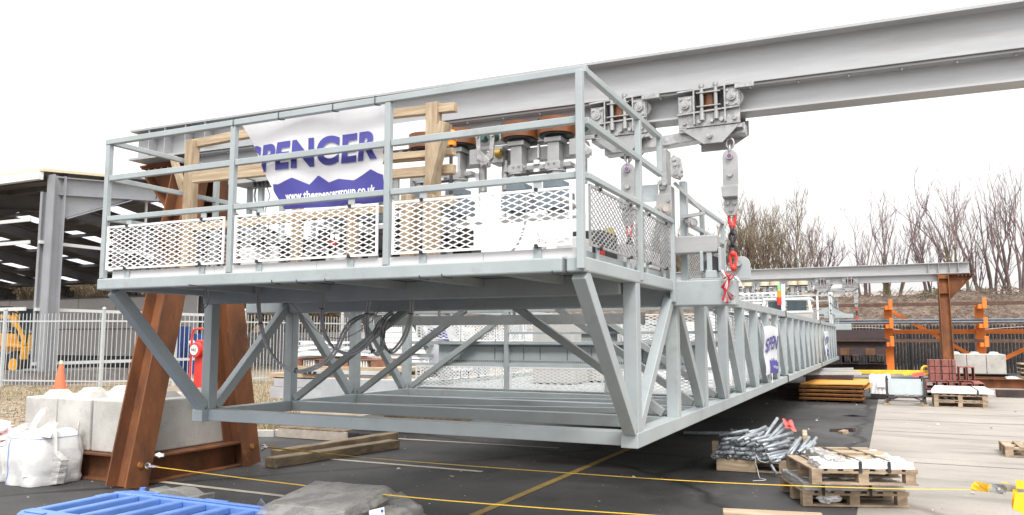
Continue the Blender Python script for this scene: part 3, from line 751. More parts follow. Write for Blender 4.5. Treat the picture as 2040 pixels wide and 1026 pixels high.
# ------------------------------------------------------------------ concrete ballast blocks
def block(name, sx, sy, sz, ny, nx=1, lift=0):
    m = MB().box(-sx / 2, sx / 2, 0, sy, 0, sz)
    for i in range(ny):
        for j in range(nx):
            cy = sy * (i + .5) / ny; cx = -sx / 2 + sx * (j + .5) / nx; a, b = .15, .085; h = .085
            m.add([(cx - a, cy - a, sz), (cx + a, cy - a, sz), (cx + a, cy + a, sz), (cx - a, cy + a, sz), (cx - b, cy - b, sz + h), (cx + b, cy - b, sz + h), (cx + b, cy + b, sz + h), (cx - b, cy + b, sz + h)],
                  [(4, 5, 6, 7), (0, 1, 5, 4), (1, 2, 6, 5), (2, 3, 7, 6), (3, 0, 4, 7)])
    return m
def put_block(x, y, z, label, sx=.63, sy=1.5, sz=.64, ny=3, nx=1, group='concrete ballast blocks'):
    o = obj('concrete_block', block('b', sx, sy, sz, ny, nx), conc, None, .018, off=Vector()); o.location = (x, y, z); return tag(o, label, 'concrete block', group)
put_block(-10.15, 6.86, .33, 'pale studded concrete block at the left end of the near row behind the bags', .635)
put_block(-9.48, 6.85, .33, 'pale concrete block with studs in the middle of the near row', .635)
put_block(-8.72, 6.86, .33, 'pale concrete block with studs beside the leaning rusty leg, right end of the near row', .82)
put_block(2.30, 33.95, .42, 'pale concrete block left of three by the far rusty column', .615, 1.2, .72, 2)
put_block(2.93, 33.95, .42, 'pale concrete block in the middle of three by the far rusty column', .615, 1.2, .72, 2)
put_block(3.56, 33.95, .42, 'pale concrete block right of three by the far rusty column', .615, 1.2, .72, 2)
tag(obj('ballast_beam', MB().ibeam((1.95, 34.0, .215), (3.92, 34.0, .215), .42, .3, .014, .02).ibeam((1.95, 34.9, .215), (3.92, 34.9, .215), .42, .3, .014, .02).box(2.1, 3.8, 34.1, 34.85, .01, .05), rust_d), 'dark rusty I beams lying under the three far concrete blocks', 'steel beam')

# ------------------------------------------------------------------ roller trolleys on the runway beams (local origin: beam centre, z absolute)
def trolley(label):
    t = thing('roller_trolley', label, 'trolley', (0, 0, 0), 'galvanised roller trolleys on the runway beams')
    for s in (-1, 1):
        ys = s * .155
        def P(x, z, e=0): return Vector((x, ys + s * e, z))
        outer = [(-.285, 3.67), (.285, 3.67), (.285, 4.03), (.08, 4.045), (-.14, 4.03), (-.285, 3.985)]
        m = MB()
        # cheek plate as a frame with a window
        for x0, x1, z0, z1 in ((-.285, -.13, 3.67, 3.98), (.15, .285, 3.67, 4.02), (-.13, .15, 3.67, 3.80), (-.13, .15, 4.0, 4.03)):
            m.prism([P(x0, z0), P(x1, z0), P(x1, z1), P(x0, z1)], (0, s * .014, 0))
        chk = obj('cheek_plate', m, galv_b, t, .003)
        m = MB()
        for x in (-.135, .15): m.prism([P(x, 3.69), P(x + .014, 3.69), P(x + .014, 4.03), P(x, 4.03)], (0, s * .055, 0))
        for z, tl in ((3.80, 0), (4.018, 0)): m.prism([P(-.285, z - .012), P(.285, z + .01), P(.285, z + .024), P(-.285, z + .002)], (0, s * .055, 0))
        m.prism([P(-.10, 3.975, .02), P(.12, 3.975, .02), P(.12, 3.985, .02), P(-.10, 3.985, .02)], (0, s * .05, 0)).prism([P(-.10, 3.845, .02), P(.12, 3.845, .02), P(.12, 3.855, .02), P(-.10, 3.855, .02)], (0, s * .05, 0))
        obj('rib', m, galv_b, chk)
        m = MB()
        for x in (-.055, .075):
            m.cyl(P(x, 3.76, .045), P(x, 4.07, .045), .019, n=10).cyl(P(x, 3.72, .045), P(x, 3.785, .045), .026, n=6).cyl(P(x, 4.035, .045), P(x, 4.062, .045), .026, n=6)
        obj('tie_rod', m, mast_m, t)
        m = MB().cyl(P(.01, 3.825, -.045), P(.01, 3.975, -.045), .075, n=22)
        obj('roller', m, orange_w, t)
        obj('roller_guard', MB().prism([P(-.12, 3.81, -.05), P(-.07, 3.81, -.05), P(-.07, 3.995, -.05), P(-.12, 3.995, -.05)], (0, s * .03, 0)).prism([P(.09, 3.81, -.05), P(.14, 3.81, -.05), P(.14, 3.995, -.05), P(.09, 3.995, -.05)], (0, s * .03, 0)), darkm, t)
        m = MB()
        for x, z in ((-.215, 3.885), (.215, 3.92)):
            m.prism([P(x - .062, z - .085, .014), P(x + .062, z - .085, .014), P(x + .062, z + .085, .014), P(x - .062, z + .085, .014)], (0, s * .014, 0))
        obj('bearing_plate', m, galv_b, t, .006)
        m = MB()
        for x, z in ((-.215, 3.885), (.215, 3.92)):
            m.cyl(P(x, z, .028), P(x, z, .055), .042, n=14).cyl(P(x, z, .055), P(x, z, .066), .024, n=12).cyl(P(x, z, .066), P(x, z, .07), .01, n=6)
            for a in (-1, 1):
                for c in (-1, 1): m.cyl(P(x + a * .04, z + c * .062, .028), P(x + a * .04, z + c * .062, .042), .013, n=6)
        for x in (-.225, -.085, .03, .12, .235): m.cyl(P(x, 3.715, .014), P(x, 3.715, .045), .02, n=6)
        obj('bolt', m, galv_b, t)
        m = MB().prism([P(-.265, 3.66, -.01), P(.275, 3.66, -.01), P(.12, 3.505, -.01), P(-.06, 3.505, -.01)], (0, s * .016, 0))
        hgp = obj('hanger_plate', m, mast_m, t, .004)
        m = MB().cyl(P(.005, 3.575, .006), P(.005, 3.575, .04), .026, n=12).cyl(P(.005, 3.575, .04), P(.005, 3.575, .044), .014, n=8)
        obj('pin', m, galv_b, hgp)
    obj('bed_plate', MB().box(-.285, .30, -.155, .155, 3.63, 3.668), galv_b, t, .003)
    obj('wheel', MB().cyl((.24, -.10, 3.92), (.24, -.135, 3.92), .075, n=20).cyl((-.22, -.10, 3.9), (-.22, -.135, 3.9), .07, n=20), galv, t)
    obj('side_arm', MB().box(.25, .42, -.215, -.17, 3.985, 4.03), galv_b, t)
    return t
t1 = trolley('roller trolley on the near beam, clear of the railing, above the black chain')
t1.location = (-1.42, 7.44, .045)
t2 = dup(t1, (-2.29, 7.42, .045), None, 'roller trolley partly behind the sloping platform rail on the near beam')
t3 = dup(t1, (-1.22, 32.98, 0), math.pi, 'small distant roller trolley, the right one on the far beam')
t4 = dup(t1, (-2.2, 32.98, 0), math.pi, 'small distant roller trolley, the left one on the far beam')
for nm, loc, lab in (('near', (-1.85, 7.43, .035), 'galvanised spreader bar joining the two near roller trolleys'), ('far', (-1.7, 32.98, 0), 'pale spreader bar joining the two distant roller trolleys')):
    s_ = thing('spreader_bar', lab, 'spreader bar', loc, 'spreader bars under the trolleys')
    c = Vector(loc)
    obj('bar', MB().prism([c + Vector(p) for p in ((-.62, -.08, 3.52), (.50, -.08, 3.585), (.74, -.08, 3.60), (.74, -.08, 3.70), (.4, -.08, 3.68), (-.62, -.08, 3.625))], (0, .16, 0)), galv_b, s_, .006)
    obj('end_plate', MB().prism([c + Vector(p) for p in ((.30, .10, 3.50), (.55, .10, 3.50), (.75, .10, 3.62), (.75, .10, 3.76), (.30, .10, 3.66))], (0, .016, 0)), galv, s_)
    if nm == 'far': obj('drop_plate', MB().prism([c + Vector(p) for p in ((-.5, .1, 3.55), (.4, .1, 3.55), (.15, .1, 3.42), (-.2, .1, 3.42))], (0, .02, 0)).prism([c + Vector(p) for p in ((-.35, .1, 3.44), (-.28, .1, 3.44), (-.25, .1, 3.2), (-.35, .1, 3.2))], (0, .05, 0)), white_p, s_)

# hangers: shackle, slotted plate, red connectors and black chain (local origin at top pin, hangs down)
def hanger(label):
    t = thing('chain_hanger', label, 'chain', (0, 0, 0), 'plate and chain hangers below the roller trolleys')
    m = MB().torus((0, 0, -.02), (0, 1, 0), .035, .011, sc=1.4).torus((0, 0, -.085), (1, 0, 0), .032, .011, sc=1.5)
    obj('shackle', m, galv_b, t)
    m = MB(); n = 10
    arc = [(.068 * math.sin(a), -.03, -.15 + .068 * math.cos(a)) for a in [-math.pi / 2 + math.pi * i / n for i in range(n + 1)]]
    m.prism(arc + [(.068, -.03, -.42), (-.068, -.03, -.42)], (0, .03, 0))
    m.prism([(-.068, -.0, -.40), (.068, -.0, -.40), (.075, -.10, -.44), (-.075, -.10, -.44)], (0, .02, .0))
    m.prism([(-.075, -.10, -.44), (.075, -.10, -.44), (.068, -.10, -.535), (-.068, -.10, -.535)], (0, .03, 0))
    m.prism([(-.068, -.10, -.535), (.068, -.10, -.535), (.06, -.02, -.555), (-.06, -.02, -.555)], (0, .02, .01))
    m.prism([(-.06, -.03, -.54), (.06, -.03, -.54), (.065, -.03, -.64), (.03, -.03, -.70), (-.03, -.03, -.70), (-.065, -.03, -.64)], (0, .03, 0))
    obj('link_plate', m, mast_m, t, .004)
    m = MB().cyl((0, -.035, -.15), (0, -.06, -.15), .03, n=14).cyl((0, -.035, -.32), (0, -.055, -.32), .026, n=6)
    for x in (-.032, .032): m.cyl((x, -.035, -.585), (x, -.05, -.585), .02, n=8)
    m.cyl((0, -.035, -.645), (0, -.05, -.645), .022, n=10)
    obj('bolt', m, galv_b, t)
    obj('pin', MB().cyl((0, -.06, -.15), (0, -.066, -.15), .02, n=12), purple, t)
    for k, zz in enumerate((-.64, -1.03)):
        m = MB().tube([(-.012, 0, zz), (-.028, 0, zz - .05), (-.024, 0, zz - .12), (0, 0, zz - .15), (.024, 0, zz - .12), (.028, 0, zz - .05), (.012, 0, zz)], .014, 7).sph((0, 0, zz - .15), .032, 10, 7).sph((0, 0, zz - .02), .03, 10, 7)
        obj('red_connector', m, red, t)
    for k in range(4):
        obj('chain_link', MB().torus((0, 0, -.835 - k * .056), (0, 1, 0) if k % 2 else (1, 0, 0), .027, .0135, sc=1.45), darkm, t)
    return t
h1 = hanger('silver plate hanger with red connectors and black chain in front of the bare trees')
h1.location = (-1.245, 7.34, 3.565)
h2 = dup(h1, (-2.22, 7.33, 3.53), None, 'silver plate hanger with red connectors seen through the side mesh of the platform')
h3 = dup(h1, (-1.03, 32.9, 3.60), None, 'tiny distant plate and chain hanger at the far outrigger')
# the lug, stub beam and wheel clevis on the near outrigger
m = MB().box(-1.80, -1.39, 7.34, 7.50, 2.54, 2.70)
obj('stub_beam', m, galv, g, .008)
m = MB().box(-1.49, -1.44, 7.35, 7.45, 2.33, 2.66); obj('clevis_post', m, paint, g, .006)
m = MB().cyl((-1.435, 7.37, 2.43), (-1.435, 7.49, 2.43), .075, n=18); obj('pivot_roller', m, darkm, g)
m = MB().box(-1.55, -1.52, 7.33, 7.52, 2.36, 2.55).box(-1.38, -1.35, 7.33, 7.52, 2.36, 2.58); obj('clevis_plate', m, paint, g, .008)
m = MB().box(-1.50, -1.40, 7.34, 7.50, 2.298, 2.37); obj('clevis_base', m, paint, g, .006)
m = MB().box(-1.65, -1.25, 7.33, 7.53, 2.283, 2.297); obj('base_plate', m, paint, g, .003)
m = MB().prism([(-1.18 + .075 * math.cos(a), 7.385, 2.42 + .075 * math.sin(a)) for a in [i * math.pi / 10 for i in range(11)]] + [(-1.27, 7.385, 2.284), (-1.10, 7.385, 2.284)], (0, .02, 0)); obj('lifting_lug', m, paint, g, .003)
m = MB().cyl((-1.20, 7.33, 2.425), (-1.20, 7.42, 2.425), .026, n=10); obj('lug_bolt', m, galv_b, g)
# red and white tape tied to the lug
def ribbon(pts, w_, jit=0, wd=(1, 0, 0)):
    m = MB(); pts = [Vector(p) for p in pts]; P = []
    for i, p in enumerate(pts):
        a = jit * math.sin(i * 1.7); d = Vector((math.cos(a) * w_ / 2, math.sin(a) * w_ / 2, 0)); P += [p - d, p + d]
    m.add(P, [(2 * i, 2 * i + 1, 2 * i + 3, 2 * i + 2) for i in range(len(pts) - 1)], True); return m
tp = thing('barrier_tape', 'red and white plastic tape knotted round the chain at the outrigger end', 'tape', (-1.22, 7.29, 2.4))
redt = M('red_tape', (.70, .05, .06), .4, var=.15, scale=30, transl=.3); whit = M('white_tape', (.85, .80, .80), .4, transl=.3)
for k in range(7):
    a = PX(1452 + k * .8, 545, Y=7.28); mid = PX(1450 - k * 2 + rnd.uniform(-3, 3), 572, Y=7.26); b = PX(1441 + k * 4 + rnd.uniform(-2, 2), 604 - abs(k - 2) * 3, Y=7.26 + .01 * k)
    obj('tape_tail', ribbon([a, a.lerp(mid, .5) + Vector((.01, 0, 0)), mid, mid.lerp(b, .5), b], .025, .9), redt if k % 2 == 0 else whit, tp)
for k, (q0, q1, q2) in enumerate((((1438, 538), (1446, 550), (1458, 556)), ((1440, 556), (1452, 548), (1470, 545)), ((1465, 550), (1474, 560), (1482, 574)), ((1443, 541), (1455, 558), (1463, 548)))):
    obj('tape_knot', ribbon([PX(*q0, Y=7.27), PX(*q1, Y=7.25), PX(*q2, Y=7.28)], .022, 1.2), redt if k % 2 else whit, tp)

# ------------------------------------------------------------------ pivot mast between the trolleys and the deck
mt = thing('suspension_mast', 'pale steel mast with pin barrels standing on the platform under the spreader bar', 'steel mast', (-1.83, 7.43, ZD))
obj('post', MB().box(-1.92, -1.81, 7.36, 7.50, ZD, 3.20), mast_m, mt, .006)
obj('post', MB().box(-1.765, -1.70, 7.50, 7.58, ZD, 3.26), paint, mt, .006)
obj('upper_plate', MB().box(-1.90, -1.845, 7.34, 7.52, 3.20, 3.56).box(-1.927, -1.86, 7.343, 7.49, 3.16, 3.26), mast_m, mt, .006)
obj('clamp', MB().prism([(-1.80, 7.32, 3.28), (-1.73, 7.32, 3.25), (-1.70, 7.32, 3.33), (-1.72, 7.32, 3.46), (-1.77, 7.32, 3.49), (-1.81, 7.32, 3.44)], (0, .10, 0)), galv_b, mt, .004)
m = MB()
for x, z in ((-1.765, 3.44), (-1.76, 3.39), (-1.75, 3.30), (-1.70, 3.28), (-1.91, 3.22), (-1.86, 3.21), (-1.80, 2.72), (-1.88, 2.95), (-1.83, 3.05)): m.cyl((x, 7.30, z), (x, 7.34, z), .018, n=8)
obj('bolt', m, galv_b, mt)
obj('pin_barrel', MB().cyl((-1.93, 7.36, 2.97), (-1.83, 7.20, 2.95), .055, n=18).cyl((-1.83, 7.20, 2.95), (-1.82, 7.18, 2.95), .03, n=14), M('machined_steel', (.45, .41, .38), .35, metal=.5), mt)
obj('face_plate', MB().box(-1.95, -1.80, 7.33, 7.345, 2.86, 3.12), mast_m, mt, .004)
obj('pin_barrel', MB().cyl((-1.73, 7.60, 2.88), (-1.62, 7.40, 2.83), .05, n=18).cyl((-1.62, 7.40, 2.83), (-1.61, 7.385, 2.83), .028, n=12), galv_b, mt)
obj('strut', MB().bar((-1.80, 7.45, 3.24), (-1.53, 7.5, 2.95), .03, .03).bar((-1.74, 7.45, 2.90), (-1.52, 7.48, 2.93), .04, .03), mast_m, mt)
obj('brace_plate', MB().prism([(-1.79, 7.40, 2.72), (-1.55, 7.40, 2.55), (-1.79, 7.40, 2.55)], (0, .02, 0)), mast_m, mt)
obj('strut', MB().bar((-2.06, 7.55, 2.35), (-1.93, 7.55, 3.26), .05, .05), paint, mt)
obj('window_plate', MB().box(-2.22, -2.0, 7.6, 7.61, 3.10, 3.27).bar((-2.2, 7.6, 3.1), (-2.24, 7.6, 2.6), .03, .03), M('pale_plate', (.62, .68, .70), .4), mt)
# grey boxes, lamps and valves standing on the deck behind the side mesh
eq = thing('control_box', 'white electrical boxes with a red and yellow lamp on the deck behind the side mesh', 'control box', (-1.98, 6.2, ZD))
obj('box', MB().box(-2.1, -1.92, 5.15, 5.42, ZD, 2.46), white_p, eq, .01)
obj('box', MB().box(-2.15, -1.9, 5.6, 5.95, ZD, 2.56), darkm, eq, .01)
obj('box', MB().box(-2.1, -1.86, 6.0, 6.45, ZD, 2.5), white_p, eq, .01)
obj('lamp', MB().cyl((-1.93, 5.62, ZD + .02), (-1.93, 5.62, 2.40), .035, n=12), red, eq)
obj('lamp', MB().cyl((-1.93, 5.85, 2.52), (-1.93, 5.85, 2.6), .035, n=12), M('yellow_lens', (.8, .6, .05), .4), eq)
obj('box', MB().box(-2.0, -1.86, 6.75, 7.1, 2.36, 2.52), white_p, eq, .01)

# ------------------------------------------------------------------ friction drive units hanging on the near flange (local origin x centre, y flange centre)
def drive(label, wm=None):
    t = thing('drive_unit', label, 'drive unit', (0, 0, 0), 'friction drive units on the runway beams')
    for dx in (-.2, .2):
        m = MB().cyl((dx, -.33, 3.80), (dx, -.33, 3.955), .19, n=36); whl = obj('drive_wheel', m, wm or orange_w, t, .012)
        m = MB().cyl((dx, -.33, 3.785), (dx, -.33, 3.799), .165, n=28).cyl((dx, -.33, 3.765), (dx, -.33, 3.785), .10, n=24); obj('wheel_hub', m, darkm, whl)
        m = MB().box(dx - .062, dx + .062, -.42, -.28, 3.49, 3.715).box(dx - .09, dx + .09, -.44, -.26, 3.715, 3.764).box(dx - .08, dx + .08, -.44, -.26, 3.44, 3.52)
        obj('bearing_housing', m, mast_m, t, .006)
        m = MB().cyl((dx, -.35, 3.385), (dx, -.35, 3.40), .105, n=28).cyl((dx, -.35, 3.425), (dx, -.35, 3.44), .105, n=28).cyl((dx, -.35, 3.395), (dx, -.35, 3.43), .09, n=28).cyl((dx, -.35, 3.34), (dx, -.35, 3.385), .04, n=12)
        obj('pulley', m, galv, t)
        m = MB().cyl((dx + .27 * (1 if dx > 0 else -.62), -.30, 3.30), (dx + .27 * (1 if dx > 0 else -.62), -.30, 3.60), .042, n=14); obj('cylinder_tube', m, galv_b, t)
    m = MB()
    for yy, s in ((-.455, 1), (-.245, 1)): m.box(-.2, .2, yy, yy + .012, 3.40, 3.425)
    obj('drive_belt', m, blackr, t)
    m = MB().box(-.495, .495, -.268, -.17, 3.584, 3.722).box(-.55, .55, -.20, -.16, 3.76, 3.80); obj('cross_member', m, galv, t, .005)
    m = MB().box(.36, .50, -.40, -.20, 3.57, 3.73).box(-.50, -.36, -.40, -.20, 3.57, 3.73).box(-.36, .36, -.36, -.24, 3.47, 3.52); obj('housing_box', m, mast_m, t, .006)
    for s in (-1, 1):
        m = MB().prism([(s * .46, -.42, 3.62), (s * .60, -.42, 3.53), (s * .60, -.42, 3.60), (s * .50, -.42, 3.70), (s * .49, -.42, 3.88), (s * .44, -.42, 3.88)], (0, .02, 0))
        obj('guide_arm', m, galv_b, t, .003)
        m = MB().cyl((s * .49, -.40, 3.86), (s * .49, -.30, 3.86), .05, n=16); obj('guide_roller', m, greenr, t)
        m = MB().cyl((s * .465, -.44, 3.86), (s * .465, -.42, 3.86), .025, n=8).cyl((s * .57, -.44, 3.57), (s * .57, -.42, 3.57), .025, n=8)
        for k in range(3): m.cyl((s * (.1 + .06 * k), -.44, 3.49 + .0 * k), (s * (.1 + .06 * k), -.42, 3.49), .014, n=6)
        obj('bolt', m, mast_m, t)
    m = MB().box(-.02, .0, -.30, -.27, 3.60, 3.74).cyl((0, -.36, 3.52), (0, -.36, 3.56), .035, n=10).cyl((0, -.36, 3.43), (0, -.36, 3.47), .035, n=10); obj('stop', m, white_p, t)
    m = MB().cyl((-.42, -.42, 3.66), (-.36, -.42, 3.66), .045, n=14); obj('brass_fitting', m, brass, t)
    m = MB()
    for dx in (-.2, .2): m.cyl((dx, -.34, 3.02), (dx, -.34, 3.32), .085, n=18).box(dx - .10, dx + .10, -.44, -.24, 3.26, 3.33).box(dx - .15, dx + .15, -.46, -.22, 3.06, 3.22)
    obj('motor', m, M('motor_blue_grey', (.15, .19, .22), .45), t, .004)
    m = MB().box(-.45, .45, -.36, -.18, 2.98, 3.02).box(-.42, -.38, -.3, -.26, 3.02, 3.5).box(.38, .42, -.3, -.26, 3.02, 3.5); obj('motor_frame', m, white_p, t)
    return t
d1 = drive('friction drive with two big orange wheels beside the front corner of the platform railing')
d1.location = (-3.08, 7.42, -.055)
dup(d1, (-4.17, 7.40, -.055), None, 'friction drive with orange wheel partly behind the leaning timber')
dup(d1, (-5.24, 7.37, -.055), None, 'friction drive mostly hidden behind the large banner')
d9 = drive('distant friction drive with pale wheels', M('pale_polyurethane', (.62, .52, .38), .5)); d9.location = (-3.1, 32.98, 0)
for i, x in enumerate((-3.1, -4.15, -5.2)):
    (tag(d9, 'distant friction drive nearest the far roller trolleys') if i == 0 else dup(d9, (x, 32.98, 0), None, ['distant friction drive nearest the far roller trolleys', 'distant friction drive in the middle of three on the far beam', 'distant friction drive at the left beside the hanger knot'][i]))
bl = MB().cyl((0, 0, 0), (0, 0, .05), .05, n=14).cyl((0, 0, .05), (0, 0, .13), .06, .05, n=18).sph((0, 0, .13), .05, 14, 8, (1, 1, .6))
o = obj('beacon_lamp', bl, amber, None, off=Vector()); o.location = PX(899, 290, Y=6.62); tag(o, 'orange beacon lamp beside the top of the leaning timber', 'beacon')
bs = thing('beacon_stand', 'thin dark stand holding the orange beacon above the deck', 'stand', (o.location.x, o.location.y, ZD)); L_ = o.location
obj('pole', MB().cyl((L_.x, L_.y, ZD), (L_.x, L_.y, L_.z), .018, n=8), darkm, bs); obj('foot', MB().cyl((L_.x, L_.y, ZD), (L_.x, L_.y, ZD + .02), .09, n=12), darkm, bs)

# ------------------------------------------------------------------ timber crate frame on the platform
YC = 5.75
cr = thing('timber_crate', 'pale timber crate frame with two tall posts standing on the platform behind the railing', 'timber frame', (-4.9, YC, ZD))
def wbar(p, q, w_, h_, Y=YC, d=.07, name='rail'):
    a = PX(*p, Y=Y); b = PX(*q, Y=Y); return obj(name, MB().bar(a, b, d, h_), timber_h, cr, .004)
lp = PX(378, 430, Y=YC); rp_ = PX(862, 420, Y=YC)
obj('post', MB().box(lp.x - .055, lp.x + .05, YC - .05, YC + .05, ZD, PX(378, 281, Y=YC).z), timber, cr, .004)
obj('post', MB().box(rp_.x - .06, rp_.x + .055, YC - .04, YC + .05, ZD, PX(862, 206, Y=YC).z), timber, cr, .004)
wbar((388, 287), (470, 271), .07, .085, YC + .04); wbar((470, 271), (560, 256), .07, .085, YC + .04)
wbar((388, 352), (560, 334), .07, .13, YC - .09); wbar((560, 334), (845, 310), .07, .08, YC + .12)
wbar((775, 228), (908, 214), .07, .075, YC + .02); wbar((780, 314), (905, 302), .06, .06, YC + .1); wbar((775, 348), (905, 337), .07, .085, YC + .1)
obj('brace', MB().bar(PX(888, 245, Y=YC - .1), PX(852, 390, Y=YC - .1), .07, .115, up=(0, 1, 0)).bar(PX(877, 248, Y=YC - .02), PX(846, 388, Y=YC - .02), .04, .05, up=(0, 1, 0)), timber, cr, .004)
obj('brace', MB().bar(PX(345, 312, Y=YC + .1), PX(368, 388, Y=YC + .1), .05, .07, up=(0, 1, 0)), timber, cr, .004)
wbar((370, 455), (760, 418), .06, .07, YC + .02); wbar((780, 410), (905, 398), .06, .08, YC + .05)
obj('base_runner', MB().box(PX(330, 540, Y=YC - .1).x, -3.0, YC - .16, YC - .06, ZD, ZD + .09).box(PX(330, 540, Y=YC - .1).x, -3.0, YC + .75, YC + .85, ZD, ZD + .09), timber_h, cr, .004)
m = MB()
for x in (-5.9, -5.2, -4.5, -3.8, -3.15): m.box(x, x + .1, YC - .2, YC + .9, ZD + .092, ZD + .115)
obj('floor_board', m, timber_h, cr)
for p in (590, 700, 820):
    x = PX(p, 470, Y=YC).x; obj('upright', MB().box(x - .045, x + .045, YC - .02, YC + .05, ZD + .115, PX(p, 412, Y=YC).z), timber, cr, .003)
for p in (812, 856):
    x = PX(p, 470, Y=YC - .12).x; obj('upright', MB().box(x - .05, x + .05, YC - .16, YC - .09, ZD + .1, PX(p, 395, Y=YC).z), timber, cr, .003)
# machine parts packed in the crate
pk = thing('crated_machine', 'white and dark machine parts packed inside the timber crate frame behind the mesh panels', 'machine', (-4.9, YC + .4, ZD + .12))
m = MB()
for i in range(95):
    x = rnd.uniform(-5.75, -3.55); z = rnd.uniform(ZD + .12, 2.72); y = YC + rnd.uniform(.25, .8); s_ = rnd.uniform(.03, .16)
    if rnd.random() < .5: m.box(x, x + s_, y, y + s_, z, z + rnd.uniform(.03, .14))
    else: m.cyl((x, y, z), (x + rnd.uniform(-.2, .2), y + rnd.uniform(-.05, .15), z + rnd.uniform(-.02, .14)), rnd.uniform(.01, .045), n=8)
obj('pale_part', m, galv_b, pk)
m = MB()
for i in range(60):
    x = rnd.uniform(-5.8, -3.55); z = rnd.uniform(ZD + .12, 2.7); y = YC + rnd.uniform(.3, .85); s_ = rnd.uniform(.05, .2); m.box(x, x + s_, y, y + s_, z, z + rnd.uniform(.05, .2))
obj('dark_part', m, darkm, pk)
obj('red_part', MB().cyl(PX(663, 490, Y=6.1), PX(663, 482, Y=6.1), .05, n=12), red, pk)
m = MB().box(-6.05, -5.55, 6.15, 6.4, ZD + .12, 2.68); obj('box', m, white_p, pk, .02)
m = MB().box(-4.95, -4.6, 6.15, 6.4, ZD + .12, 2.62); obj('box', m, white_p, pk, .02)
m = MB()
for k in range(9):
    x = rnd.uniform(-5.6, -3.8); pts = [Vector((x + .1 * math.sin(j * .9 + k) + j * .04, YC + .2 + .02 * j, ZD + .2 + .25 * abs(math.sin(j * .5 + k)))) for j in range(9)]; m.tube(pts, .008, 5)
obj('loose_hose', m, blackr, pk)
# white sheeted boards standing behind the crate
q0, q1 = PX(778, 300, Y=6.95), PX(850, 238, Y=6.95); m = MB().box(q0.x, q1.x, 6.95, 6.99, q0.z, q1.z)
o = obj('white_board', m, white_p); tag(o, 'plain white board standing behind the banner and the crate frame', 'board')
o2 = MB()
for x in (q0.x + .02, q1.x - .08): o2.box(x, x + .05, 6.995, 7.03, ZD, q0.z + .3)
obj('prop', MB(), timber, o) if False else obj('prop', o2, galv, o)
m = MB().box(-5.55, -3.75, 6.62, 6.66, 3.36, 3.52); o = obj('white_board', m, white_p, None, .005)
tag(o, 'long white panel lying across the crate frame behind the left rails', 'board')
# cable junction tray with hanging leads at the left
jt = thing('junction_tray', 'flat grey cable tray with hanging leads behind the second railing bay', 'cable tray', tuple(PX(520, 375, Y=6.9)))
a = PX(480, 368, Y=6.9); m = MB().box(a.x - .05, a.x + .55, 6.75, 7.1, a.z - .02, a.z + .0).box(a.x - .05, a.x + .55, 6.75, 6.76, a.z, a.z + .03)
obj('tray', m, galv, jt)
m = MB()
for i, px in enumerate((510, 516, 520, 532)): m.tube([PX(px, 372, Y=6.9), PX(px - 3 + i * 3, 390, Y=6.88), PX(px + 2 - i * 2, 420, Y=6.9), PX(px + 8, 470, Y=6.9)], .011 if i < 3 else .006, 6)
obj('lead', m, cablem, jt)
for i in range(5): obj('cap_screw', MB().cyl(PX(508 + i * 8, 362, Y=6.8), PX(508 + i * 8, 372, Y=6.8), .02, n=8), darkm, jt)
obj('leg', MB().box(a.x, a.x + .05, 7.0, 7.05, ZD, a.z - .02).box(a.x + .5, a.x + .55, 7.0, 7.05, ZD, a.z - .02), paint, jt)

# ------------------------------------------------------------------ hanging cables
def smooth(pts, n=6):
    out = []
    for i in range(len(pts) - 1):
        p0, p1, p2, p3 = pts[max(i - 1, 0)], pts[i], pts[i + 1], pts[min(i + 2, len(pts) - 1)]
        for k in range(n):
            t = k / n; out.append(.5 * ((2 * p1) + (p2 - p0) * t + (2 * p0 - 5 * p1 + 4 * p2 - p3) * t * t + (3 * p1 - p0 - 3 * p2 + p3) * t ** 3))
    out.append(pts[-1]); return out
CAB = [('grey cable bundle hanging in the widest low loop in front of the left truss posts', [(513, 555), (514, 600), (519, 645), (533, 690), (556, 722), (590, 738), (625, 731), (655, 712), (672, 690), (684, 662), (700, 640), (728, 627), (772, 624)]),
       ('grey cable bundle in the middle loop crossing in front of the second truss post', [(652, 550), (648, 585), (641, 615), (642, 645), (650, 672), (668, 694), (695, 703), (722, 690), (745, 662), (758, 640), (782, 622)]),
       ('narrow grey cable loop tied with black straps left of the cable tray end', [(738, 552), (735, 590), (731, 625), (730, 655), (734, 680), (743, 700), (752, 703), (760, 690), (762, 668), (768, 645), (790, 620)]),
       ('deep round grey cable loop below the end of the cable tray', [(818, 545), (820, 590), (818, 625), (809, 660), (795, 685), (778, 700), (766, 688), (760, 665), (762, 640), (775, 625), (797, 619)])]
for i, (lab, pp) in enumerate(CAB):
    yy = 5.9 + .12 * i
    t = thing('hanging_cable', lab, 'cable', tuple(PX(*pp[0], Y=yy)), 'grey cables hanging under the platform')
    base = [PX(*p, Y=yy + (2.2 - .12 * i) * max(0, (k - len(pp) + 3) / 2)) for k, p in enumerate(pp)]
    base[0].z = 2.26
    for j in range(2):
        off = Vector((.019 * (j - .5), .01 * j, -.017 * j)); 
        obj('strand', MB().tube(smooth([p + off for k, p in enumerate(base)]), .0115, 7), cablem, t)
    for k in (2, 5):
        c = base[k]; obj('tie', MB().torus(c, base[k + 1] - base[k - 1], .022, .005, n=12, k=5), blackr, t)
m = MB().tube(smooth([PX(*p, Y=7.2) for p in ((565, 590), (600, 625), (640, 665), (690, 672), (740, 640), (760, 605))]), .005, 5)
tag(obj('thin_wire', m, cablem), 'single thin grey wire sagging behind the hanging cable loops', 'wire')
